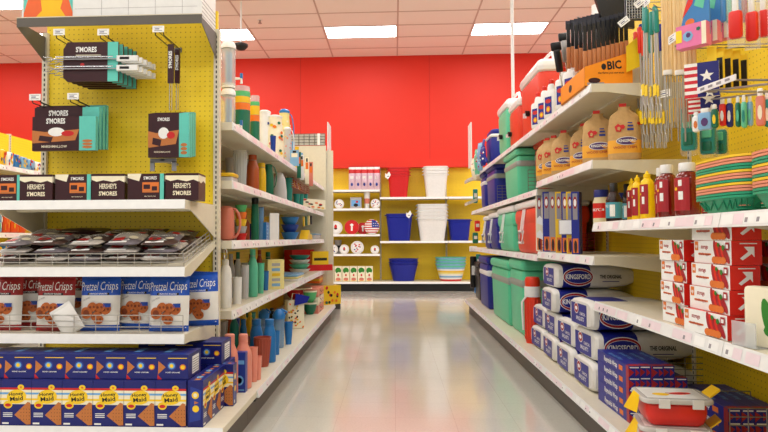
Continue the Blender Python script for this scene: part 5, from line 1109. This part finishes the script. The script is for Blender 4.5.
# lighter fluid bottles
def fluid():
    t = thing('lighter_fluid', 'x', 'bottle'); m = MB(); w, d, h = .1, .06, .26
    m.rbox(-w/2, w/2, -d/2, d/2, 0, h*.72, 'whiteplastic', .02); m.lathe([(.028, h*.7), (.024, h*.82), (.016, h*.88)], 'whiteplastic', seg=14, sy=.9); m.build('body', t)
    MB().lathe([(.017, h*.88), (.017, h*.97), (.01, h)], 'redplastic', seg=12).build('cap', t)
    l = MB()
    for (o, u) in (((0, -d/2-.0006, 0), (1, 0, 0)), ((-w/2-.0006, 0, 0), (0, -1, 0))):
        ww = w if u[0] else d
        l.fr(o, u, (0, 0, 1)); l.pr(-ww*.28, ww*.28, h*.12, h*.55, 'kblue'); l.pe(0, h*.44, ww*.24, .014, 'redink', .001); l.pe(0, h*.24, ww*.18, .02, 'orangeink', .001); l.pe(0, h*.24, ww*.1, .012, 'latch', .0014)
    l.build('label', t); return t
KL = Kind(fluid())
for i, px in enumerate((540, 546.5, 553.5, 566, 574.5)):
    KL.put((1.02, colY(px, 1.02), ZU), -55, f'white lighter fluid bottle with flame label, {ORD[i]} from the red drink cooler', 'lighter fluid bottles'); 
for i, px in enumerate((549, 561)): KL.put((1.16, colY(px, 1.16), ZU), -60, f'lighter fluid bottle in the second row, {ORD[i]} from the cooler', 'lighter fluid bottles')
# lighter display
bo = atY(585, 92, 3.24); bo2 = atY(633, 92, 3.24); bw_ = bo2.x-bo.x
dm('bicorange', (250, 150, 20), .45)
t = thing('lighter_display', 'orange cardboard lighter display standing at the top shelf corner', 'display', (bo.x, 3.24, ZU))
hl, hr = .10, .175
m = MB(); m.prism([(0, 0), (bw_, 0), (bw_, hr), (0, hl)], 0, .004, 'bicorange'); m.prism([(0, 0), (bw_, 0), (bw_, hr), (0, hl)], .46, .464, 'bicorange'); m.add([(0, 0, 0), (0, .464, 0), (0, .464, hl), (0, 0, hl)], [(0, 1, 2, 3)], 'bicorange'); m.add([(bw_, 0, 0), (bw_, .464, 0), (bw_, .464, hr), (bw_, 0, hr)], [(0, 1, 2, 3)], 'bicorange'); m.box(0, bw_, 0, .464, 0, .004, 'bicorange')
m.fr((0, -.0005, 0), (1, 0, 0), (0, 0, 1)); m.pt('BIC', bw_*.62, .105, .07, 'ink', 1.2, .001, .08, .03); m.pe(bw_*.4, .1, .012, .016, 'ink'); m.pt('the flame you can trust', bw_*.55, .068, .13, 'ink', 1, .001); m.pe(bw_*.2, .03, .03, .014, 'brownbox'); m.pr(bw_*.05, bw_*.4, .008, .02, 'printgrey')
m.fr((-.0005, .232, 0), (0, -1, 0), (0, 0, 1)); m.pe(-.03, .05, .03, .02, 'ink'); m.build('tray', t)
def lighter():
    t = thing('utility_lighter', 'x', 'lighter'); MB().rbox(-.011, .011, -.006, .006, 0, .12, 'p_wood', .005).build('handle', t); MB().tube([(0, 0, .1), (0, 0, .24)], .004, 'jet').box(-.009, .009, -.004, .004, .12, .25, 'jet').build('wand', t); MB().box(-.014, .014, .0, .002, .22, .27, 'card_dark').build('card', t); return t
dm('p_wood', (190, 120, 70), .5); dm('card_dark', (40, 44, 60), .4)
KLi = Kind(lighter())
for i in range(10):
    for j in range(3): KLi.put((bo.x+.012+(bw_-.03)*i/9, 3.27+.15*j, ZU+.07+.055*j+.05*i/9), 0, f'black and brown utility lighter, {("front","middle","rear")[j]} row, {ORD[i]} from the aisle', 'utility lighters in the orange display')
tops = .0
# grill tools hanging behind, dark and red
for i, (px, py0, py1, k, ang, X_) in enumerate(((560, 42, 72, 'jet', -8, 1.12), (566, 33, 62, 'wiredark', -5, 1.14), (570, 50, 88, 'p_terra', -12, 1.08), (577, 42, 92, 'jet', -12, 1.1), (579, 28, 62, 'kred', -5, 1.12), (572, 62, 96, 'p_dblue', 5, 1.09))):
    Y = 3.75+.06*i; a = atY(px, py1, Y); b = atY(px, py0, Y); h = b.z-a.z
    t = thing('grill_tool', f'{("black handled","grey wire topped","rust red","long black","bright red","dark blue")[i]} grill tool in the cluster by the lighter display', 'grill tool', (a.x, Y, a.z), 0); t.rotation_euler.y = R(ang)
    MB().rbox(-.02, .02, -.012, .012, 0, h*.75, k, .01).build('handle', t); MB().rbox(-.03, .03, -.01, .01, h*.72, h, 'jet' if i in (1, 3) else k, .008).build('head', t)
    if a.z > ZU: MB().tube([(0, 0, 0), (-math.sin(R(ang))*0, 0, ZU-a.z)], .004, 'chrome').build('stem', t)
# ================================================================ hooks and hanging goods on the near right pegboard (X = RB)
dm('dullsteel', (176, 175, 172), .35, .5); dm('tag_white', (240, 238, 240), .4); dm('bamboo', (236, 204, 150), .6, var=.1); dm('flagred', (206, 40, 52), .5); dm('flagblue', (34, 38, 120), .5); dm('yellowcard', (250, 215, 40), .4); dm('plasticbag', (225, 228, 230), .12, alpha=.13, var=0); dm('spatred', (222, 40, 30), .35); dm('p_bluec', (60, 130, 190), .4); dm('p_pinkc', (232, 120, 170), .4)
BX = RB - .012
def rhook(x, Y, z, label):
    """wire hook from the board out to plane x"""
    t = thing('peg_hook', label, 'peg hook', (BX, Y, z), -90); L_ = BX-x
    m = MB()
    for s in (-.02, .02): m.tube([(s, 0, 0), (s, -L_+.02, 0), (s, -L_, .012)], .0026, 'wiredark', 5)
    m.tube([(0, 0, .03), (0, -L_-.015, .03)], .002, 'wiredark', 5); m.build('prong', t)
    price(.06).build('price_tag', t, (0, -L_-.016, .03)); return t
def pick(px, py, X): p = atX(px, py, X); return p
def hang(name, cat, label, px0, px1, py0, py1, X, build, rz=-90, grp=None, th=None):
    """build(mb, w, h): thing hangs in the plane facing local -Y"""
    a = atX((px0+px1)/2, py1, X); z1 = atX((px0+px1)/2, py0, X).z; D = a.y; w = th or (px1-px0)*D/F
    t = thing(name, label, cat, (X, a.y, a.z), rz, grp); build(t, w, z1-a.z); return t
# long metal roasting forks, two files of hooks
def skew(t, w, h):
    m = MB(); m.tube([(0, 0, h*.78), (0, 0, h*.12)], .0052, 'dullsteel', 6); m.tube([(-.012, 0, h*.0), (-.012, 0, h*.1), (0, 0, h*.14), (.012, 0, h*.1), (.012, 0, 0)], .0028, 'dullsteel', 5); m.build('fork', t)
    MB().rbox(-.011, .011, -.01, .01, h*.78, h, t['_k'], .008).build('handle', t)
    MB().box(-.014, .014, -.008, -.006, h*.2, h*.3, 'yellowcard').build('tag', t)
kk = [('redplastic', 'red'), ('teal', 'teal')]
n = 0
for row, (X, pxs, py0, py1) in enumerate(((1.22, (641, 644.5, 648, 651.5, 655, 658.5, 662, 665.5), 22, 148), (1.12, (644, 648, 652.5, 657, 661), 4, 118), (1.3, (640, 643.5, 647, 650.5, 654, 657.5, 661, 664.5, 668), 30, 142))):
    for i, px in enumerate(pxs):
        k = ('p_cblue', 'redplastic', 'p_cred', 'p_teal', 'p_teal', 'p_cblue')[(i+row) % 6] if row != 1 else 'p_teal'
        a = atX(px, py1, X); z1 = atX(px, py0+(i % 3)*3, X).z
        t = thing('roasting_fork', f'long steel roasting fork, {("middle", "front", "rear")[row]} hook row, {ORD[i]} from the far side', 'roasting fork', (X, a.y, a.z), -90+rnd.uniform(-10, 10), 'long roasting forks'); t['_k'] = k; skew(t, 0, z1-a.z); del t['_k']; t.rotation_euler.x = R(rnd.uniform(-1.5, 1.5))
rhook(1.08, colY(656, 1.08), atX(656, 5, 1.08).z, 'wire hook at the top holding the front roasting forks'); rhook(1.18, colY(653, 1.18), atX(653, 24, 1.18).z, 'wire hook holding the middle roasting forks')
for px, py in ((665, 94), (647, 92)):
    p = atX(px, py, 1.13); tag(price(.06).build('price_tag', loc=p, rotz=-60), f'white price tag among the fork tips, {"nearer the skewers" if px > 650 else "nearer the shelf corner"}', 'price tag')
# bamboo skewer bundles
for i, px in enumerate((669, 675, 681, 687, 692)):
    X = 1.06+.03*(i % 2); a = atX(px, 128, X); z1 = atX(px, -6, X).z; h = z1-a.z
    t = thing('bamboo_skewer_pack', f'pale bamboo skewer bundle, {ORD[i]} from the roasting forks', 'skewers', (X, a.y, a.z), -20, 'bamboo skewer bundles')
    m = MB()
    for q in range(5): m.tube([(-.014+.007*q, .003*(q % 2), h*.4), (-.014+.007*q, .003*(q % 2), h)], .0056, 'bamboo', 6)
    m.build('skewer', t); MB().rbox(-.017, .017, -.009, .009, h*.4, h*.44, 'labelw', .006).build('sleeve_end', t); g = MB()
    for q in range(3): g.tube([(-.008+.008*q, 0, 0), (-.008+.008*q, 0, h*.5)], .002, 'dullsteel', 4)
    g.build('metal_tip', t)
rhook(1.1, colY(680, 1.1), atX(680, -3, 1.1).z, 'wire hook above the bamboo skewer bundles')
for i, px in enumerate((672, 679, 686)):
    p = atX(px, 122, 1.18); a = p.z
    t = thing('corn_holder_pack', f'brown and yellow skewer card low beside the teal packs, {ORD[i]} along', 'card', (1.18, p.y, p.z), -70); MB().box(-.02, .02, 0, .004, 0, .1, ('p_mustard', 'kraft', 'p_brownorange')[i]).build('card', t); MB().tube([(0, -.004, -.08), (0, -.004, .06)], .003, 'dullsteel', 5).build('prong', t)
# picture cards: colourful boards with pink boxes
def pic(t, w, h):
    MB().add([(-w*.5, 0, h*.35), (w*.5, 0, h*.2), (w*.5, 0, h), (-w*.2, 0, h), (-w*.5, .006, h*.35), (w*.5, .006, h*.2), (w*.5, .006, h), (-w*.2, .006, h)], [(0,1,2,3),(7,6,5,4),(0,4,5,1),(2,6,7,3),(1,5,6,2),(3,7,4,0)], 'p_bluec').fr((0, 0, 0), (1, 0, 0), (0, 0, 1)).pq([(-w*.4, h*.6), (-w*.05, h*.85), (0, h*.98), (-w*.15, h), (-w*.3, h*.8)], 'spatred', .001).pe(-w*.15, h*.5, w*.16, h*.07, 'orangeink', .0014, 14, .3).pq([(.0, h*.8), (w*.3, h*.7), (w*.4, h), (.1*w, h)], 'p_mint', .001).build('picture_board', t)
    b = MB(); b.box(-w*.5, w*.5, -.03, .01, 0, h*.42, 'p_pinkc'); b.fr((0, -.0301, 0), (1, 0, 0), (0, 0, 1)); b.pe(-w*.1, h*.2, w*.18, h*.1, 'p_lblue', .001, 7); b.pe(-w*.08, h*.22, w*.08, h*.05, 'p_purple', .0016, 7); b.pr(-w*.5, -w*.3, .02, h*.34, 'yellowcard', .001); b.pe(w*.25, h*.3, w*.08, h*.04, 'p_green', .001, 5)
    b.pr(w*.35, w*.5, 0, h*.42, 'cream', .0008); b.build('box', t)
for i, (a, b, X) in enumerate(((682, 708, 1.04), (694, 718, 1.1), (706, 728, 1.16), (717, 737, 1.22))): hang('picture_card', 'card', f'blue picture card with pink box, {ORD[i]} from the aisle on its hook', a, b, -6+2*i, 48-3*i, X, pic, -48, th=.1)
rhook(1.04, colY(684, 1.04)+.02, atX(682, 44, 1.04).z, 'wire hook with white tag below the picture cards')
# red spatulas in clear wrap
def spat(t, w, h):
    MB().rbox(-w*.62, w*.62, -.012, .012, h*.02, h*.55, 'spatred', .02).build('blade', t); MB().rbox(-.009, .009, -.006, .006, h*.4, h, 'whiteplastic', .006).build('handle', t)
    m = pillow(w*1.5, h*1.1, .012, [(1, 'plasticbag')], wob=.5, seed=int(w*1000)); m.build('clear_wrap', t, (0, .0, -h*.14))
for i, (a, b, y1, X) in enumerate(((731, 741, 40, 1.08), (748, 757, 42, 1.14), (760, 768, 38, 1.2), (771, 779, 40, 1.1))): hang('spatula', 'spatula', f'red bladed spatula in clear wrap, {ORD[i]} from the picture cards', a, b, -14, y1, X, spat, -35)
for i, (px, k) in enumerate(((724, 'p_bluec'), (729, 'p_mint'), (745, 'p_terra'))):
    hang('utensil', 'utensil', f'{("blue", "mint", "brown")[i]} handled utensil hanging between the cards and spatulas', px-2, px+2, -8, 22, 1.12+.05*i, lambda t, w, h, k=k: MB().rbox(-.012, .012, -.006, .006, 0, h, k, .006).build('handle', t))
# flag plates / napkins on a scan hook
def flag(t, w, h):
    m = MB(); m.box(-w/2, w/2, 0, .012, 0, h, 'labelw'); m.fr((0, 0, 0), (1, 0, 0), (0, 0, 1))
    for q in range(5): m.pr(-w/2, -w*.12, h*(.2*q), h*(.2*q+.1), 'flagred')
    m.pr(-w*.12, w/2, 0, h, 'flagblue')
    for (a, b, r_) in ((w*.15, h*.6, .022), (w*.22, h*.12, .02)):
        m.pq([(a+r_*(1 if j % 2 == 0 else .42)*math.sin(math.pi*j/5), b+r_*(1 if j % 2 == 0 else .42)*math.cos(math.pi*j/5)) for j in range(10)], 'labelw', .001)
    m.build('card', t)
hang('flag_pack', 'flag pack', 'stars and stripes pack hanging in front of the black and yellow cards', 688, 716, 62, 97, 1.05, flag, -30, th=.105)
hang('flag_pack', 'flag pack', 'lower stars and stripes pack below the white price strip', 691, 718, 90, 113, 1.09, flag, -30, th=.1)
def yb(t, w, h): MB().box(-w/2, w/2, 0, .004, 0, h, 'yellowcard').box(-w/2, w*.1, -.003, 0, h*.0, h*1.15, 'yellowcard').box(w*.1, w*.45, -.003, 0, h*.1, h*.85, 'jet').build('card', t)
for i, (px, X) in enumerate(((709, 1.1), (717, 1.15), (725, 1.2), (733, 1.26))): hang('yellow_black_card', 'card', f'yellow and black card hanging behind the flag pack, {ORD[i]} away from it', px, px+14, 52+1*i, 92, X, yb, -38)
# long white tag strip, slanting along its hook bar
p1 = atX(697, 88, 1.03); p2 = atX(735, 74, 1.03); 
m = MB(); q1 = atX(697, 94, 1.03); q2 = atX(735, 80, 1.03)
m.add([tuple(p) for p in (p1, p2, q2, q1)] + [(p.x+.004, p.y, p.z) for p in (p1, p2, q2, q1)], [(0,1,2,3),(7,6,5,4),(0,4,5,1),(1,5,6,2),(2,6,7,3),(3,7,4,0)], 'tag_white')
for q in range(4):
    f = .1+.22*q; c0 = p1.lerp(p2, f); c1 = p1.lerp(p2, f+.12); d0 = q1.lerp(q2, f); d1 = q1.lerp(q2, f+.12); V = [c0.lerp(d0, .3), c1.lerp(d1, .3), c1.lerp(d1, .7), c0.lerp(d0, .7)]; m.add([(v.x-.001, v.y, v.z) for v in V], [(0, 1, 2, 3)], 'printgrey')
tag(m.build('price_strip_bar'), 'long slanted white price strip across the flag packs', 'price strip')
# wire bar frame (cross bars) carrying the lower goods
m = MB()
for j, (pa, pb) in enumerate((((700, 92), (768, 84)), ((705, 100), (768, 93)), ((730, 80), (768, 80)))):
    A = atX(pa[0], pa[1], 1.05+.06*j); B = atX(pb[0], pb[1], 1.05+.06*j); m.tube([A, B], .0035, 'wiredark', 6)
for px in (708, 726, 742, 758): A = atX(px, 92, 1.06); m.tube([A, (BX, A.y, A.z+.0)], .003, 'wiredark', 6)
tag(m.build('hook_bar'), 'grey wire cross bars holding the lower row of hanging packs', 'wire bar')
# lower row of packs
def small(k, k2):
    def f(t, w, h): MB().rbox(-w/2, w/2, -.01, .012, 0, h*.8, k, .008).fr((0, -.0102, 0), (1, 0, 0), (0, 0, 1)).pe(0, h*.35, w*.25, h*.2, k2, .001, 9).build('pack', t); MB().rbox(-w*.3, w*.3, -.006, .006, h*.78, h, 'labelw', .004).build('header', t)
    return f
lw = [(693, 700, 112, 132, 'labelw', 'orangeink', 1.05, 'white card with yellow sun'), (699, 712, 108, 130, 'p_lblue', 'p_purple', 1.06, 'blue pack with purple flower'), (712, 718, 104, 128, 'p_green', 'yellowcard', 1.08, 'green pack with yellow foot'), (720, 726, 98, 126, 'redplastic', 'labelw', 1.12, 'red and white pack'), (727, 733, 97, 127, 'flagblue', 'labelw', 1.14, 'navy pack'), (736, 741, 96, 127, 'p_green', 'p_mint', 1.1, 'green tongs pack'), (742, 747, 95, 128, 'p_mint', 'p_teal', 1.1, 'mint pack'), (748, 753, 95, 126, 'p_lblue', 'p_mint', 1.12, 'pale blue pack'), (757, 765, 88, 126, 'p_coral', 'cream', 1.08, 'coral brush pack'), (765, 771, 92, 127, 'p_teal', 'cream', 1.1, 'teal brush pack')]
for a, b, y0, y1, k, k2, X, l in lw: hang('hanging_pack', 'pack', f'{l} in the lower row under the flag packs', a, b, y0, y1, X, small(k, k2), -40)
# teal clam packs
def clam(t, w, h): MB().rbox(-w/2, w/2, -.015, .015, h*.1, h*.95, 'p_teal', .02).rbox(-w*.3, w*.3, -.022, -.01, h*.2, h*.45, 'p_green', .015).rbox(-w*.3, w*.3, -.022, -.01, h*.55, h*.85, 'p_mint', .015).build('body', t); MB().rbox(-w*.58, w*.58, -.01, .02, 0, h, 'plasticbag', .02).build('clear_pack', t)
for i, (a, b, y0, y1, X) in enumerate(((682, 697, 104, 156, 1.2), (701, 716, 122, 158, 1.28), (715, 727, 128, 157, 1.34))): hang('basket_pack', 'pack', f'teal clear wrapped pack, {ORD[i]} from the roasting forks', a, b, y0, y1, X, clam, -45)
# top left of this wall: black board, grey mesh basket, yellow card, price tag
p = atX(606, 26, 1.28); a = atY(604, 28, 3.4); b = atY(634, -6, 3.4); w = b.x-a.x; h = b.z-a.z
tag(MB().add([(0, 0, .02), (w, 0, -.005), (w, 0, h), (-.05, 0, h), (0, .02, .02), (w, .02, -.005), (w, .02, h), (-.05, .02, h)], [(0,1,2,3),(7,6,5,4),(0,4,5,1),(2,6,7,3),(1,5,6,2),(3,7,4,0)], 'jet').build('grill_mat', loc=a), 'large black grill mat pack hanging above the lighters', 'mat')
a = atY(627, 19, 3.1); b = atY(648, -6, 3.1); w = b.x-a.x; h = b.z-a.z
t = thing('grill_basket', 'dark grey wire mesh grill basket hanging at the top', 'grill basket', a); grid(w, h, 8, 9, .0022, 'wiregrey' if 'wiregrey' in M else 'steel').build('mesh_front', t); MB().box(0, w, .02, .03, 0, h, 'charcoalgrey' if 'charcoalgrey' in M else 'card_dark').build('tray', t)
for px, py, l in ((624, 22, 'white price tag under the black grill mat'), (640, 3, 'white price tag at the top by the mesh basket')):
    p = atY(px, py, 3.05); tag(price(.05).build('price_tag', loc=p, rotz=-20), l, 'price tag').rotation_euler.y = R(-35)
a = atY(627, 72, 3.22); b = atY(641, 34, 3.22); w = b.x-a.x; h = b.z-a.z
tag(MB().add([(0, 0, 0), (w, 0, .03), (w, 0, h), (0, 0, h-.06), (0, .006, 0), (w, .006, .03), (w, .006, h), (0, .006, h-.06)], [(0,1,2,3),(7,6,5,4),(0,4,5,1),(2,6,7,3),(1,5,6,2),(3,7,4,0)], 'yellowcard').build('yellow_card', loc=a), 'bright yellow card beside the lighters', 'card')
a = atY(626, 94, 3.3); b = atY(641, 66, 3.3)
tag(MB().rbox(0, b.x-a.x, 0, .06, 0, b.z-a.z, 'p_frost', .02).build('tea_light_pack', loc=(a.x, 3.3, ZU)), 'clear pack of pale items behind the yellow card', 'pack')
a = Vector((1.345, 3*S+RY0-.07, 2.407)); r = .034; b = a+Vector((0, 0, .1))
tag(MB().lathe([(r, 0), (r, b.z-a.z)], 'whiteplastic', (r, 0), 18).lathe([(r*.96, .01), (r*.96, b.z-a.z-.01)], 'cream', (r*2.3, .02), 18).build('paper_roll', loc=a), 'white and cream rolls high above the lighter display', 'roll')
KF2 = None
# ================================================================ next shelving run, seen past the end display on the left
NX = -3.9
Rn = run('shelving run of the next aisle seen past the end display', NX, 1, 3.6, [[.6, 1.0, 1.32, 1.6]]*3, 2.0, .45, .55, w=2.6, pegk='peg')
dm('orangebox', (236, 84, 30), .4)
Rn2 = None
def ngood(px0, px1, py0, py1, X, k, label, name, deco):
    a = atX(px0, py1, X); b = atX(px1, py0, X); w = abs(a.y-b.y); m = MB(); m.rbox(-w/2, w/2, 0, .15, 0, b.z-a.z, k, .02); m.fr((0, -.0005, 0), (1, 0, 0), (0, 0, 1)); r = random.Random(int(px0*7))
    for q in range(9): m.pe(r.uniform(-w*.4, w*.4), r.uniform(.1, .9)*(b.z-a.z), w*.1, (b.z-a.z)*.12, r.choice(deco), .001+.0003*q, 8)
    z = min([1.6, 1.32, 1.0, .6, .17], key=lambda zz: abs(zz+.002-a.z)); tag(m.build(name, loc=(X, (a.y+b.y)/2, z+.004), rotz=90), label, 'package')
nx = NX+.45
for i in range(9):
    px = -14+7.2*i
    if i < 8: ngood(px, px+6.6, 148+1.2*i, 165, nx-.04, ('p_lblue', 'labelw', 'p_mustard', 'labelw', 'p_blue', 'p_lblue')[i % 6], f'patterned blue and white pack on the next aisle shelf, {ORD[i]} from the left', 'picture_pack', ['p_mustard', 'navy', 'redink', 'p_blue'])
for i in range(5): ngood(-12+8*i, -5+8*i, 214, 240, nx-.04, 'orangebox' if i > 1 else 'p_lblue', f'{"orange" if i > 1 else "light blue"} pack on the middle shelf of the next aisle, {ORD[i]} from the left', 'orange_pack', ['p_orange', 'orangebox', 'p_mustard'] if i > 1 else ['p_purple', 'p_lgreen', 'labelw'])
for i in range(5): ngood(-12+8*i, -5+8*i, 268, 300, nx-.04, ('p_red', 'p_mustard', 'p_blue', 'labelw', 'p_green')[i], f'{("red","yellow","blue","white","green")[i]} pack on the low shelf of the next aisle', 'bright_pack', ['labelw', 'p_mustard'])
# ================================================================ light and view
w_ = bpy.data.worlds.new('world'); sc.world = w_; w_.use_nodes = True
w_.node_tree.nodes['Background'].inputs[0].default_value = (1, .96, .92, 1); w_.node_tree.nodes['Background'].inputs[1].default_value = .6
sc.view_settings.view_transform = 'Standard'; sc.view_settings.look = 'None'; sc.view_settings.gamma = 1; sc.view_settings.exposure = 0; sc.view_settings.use_curve_mapping = False
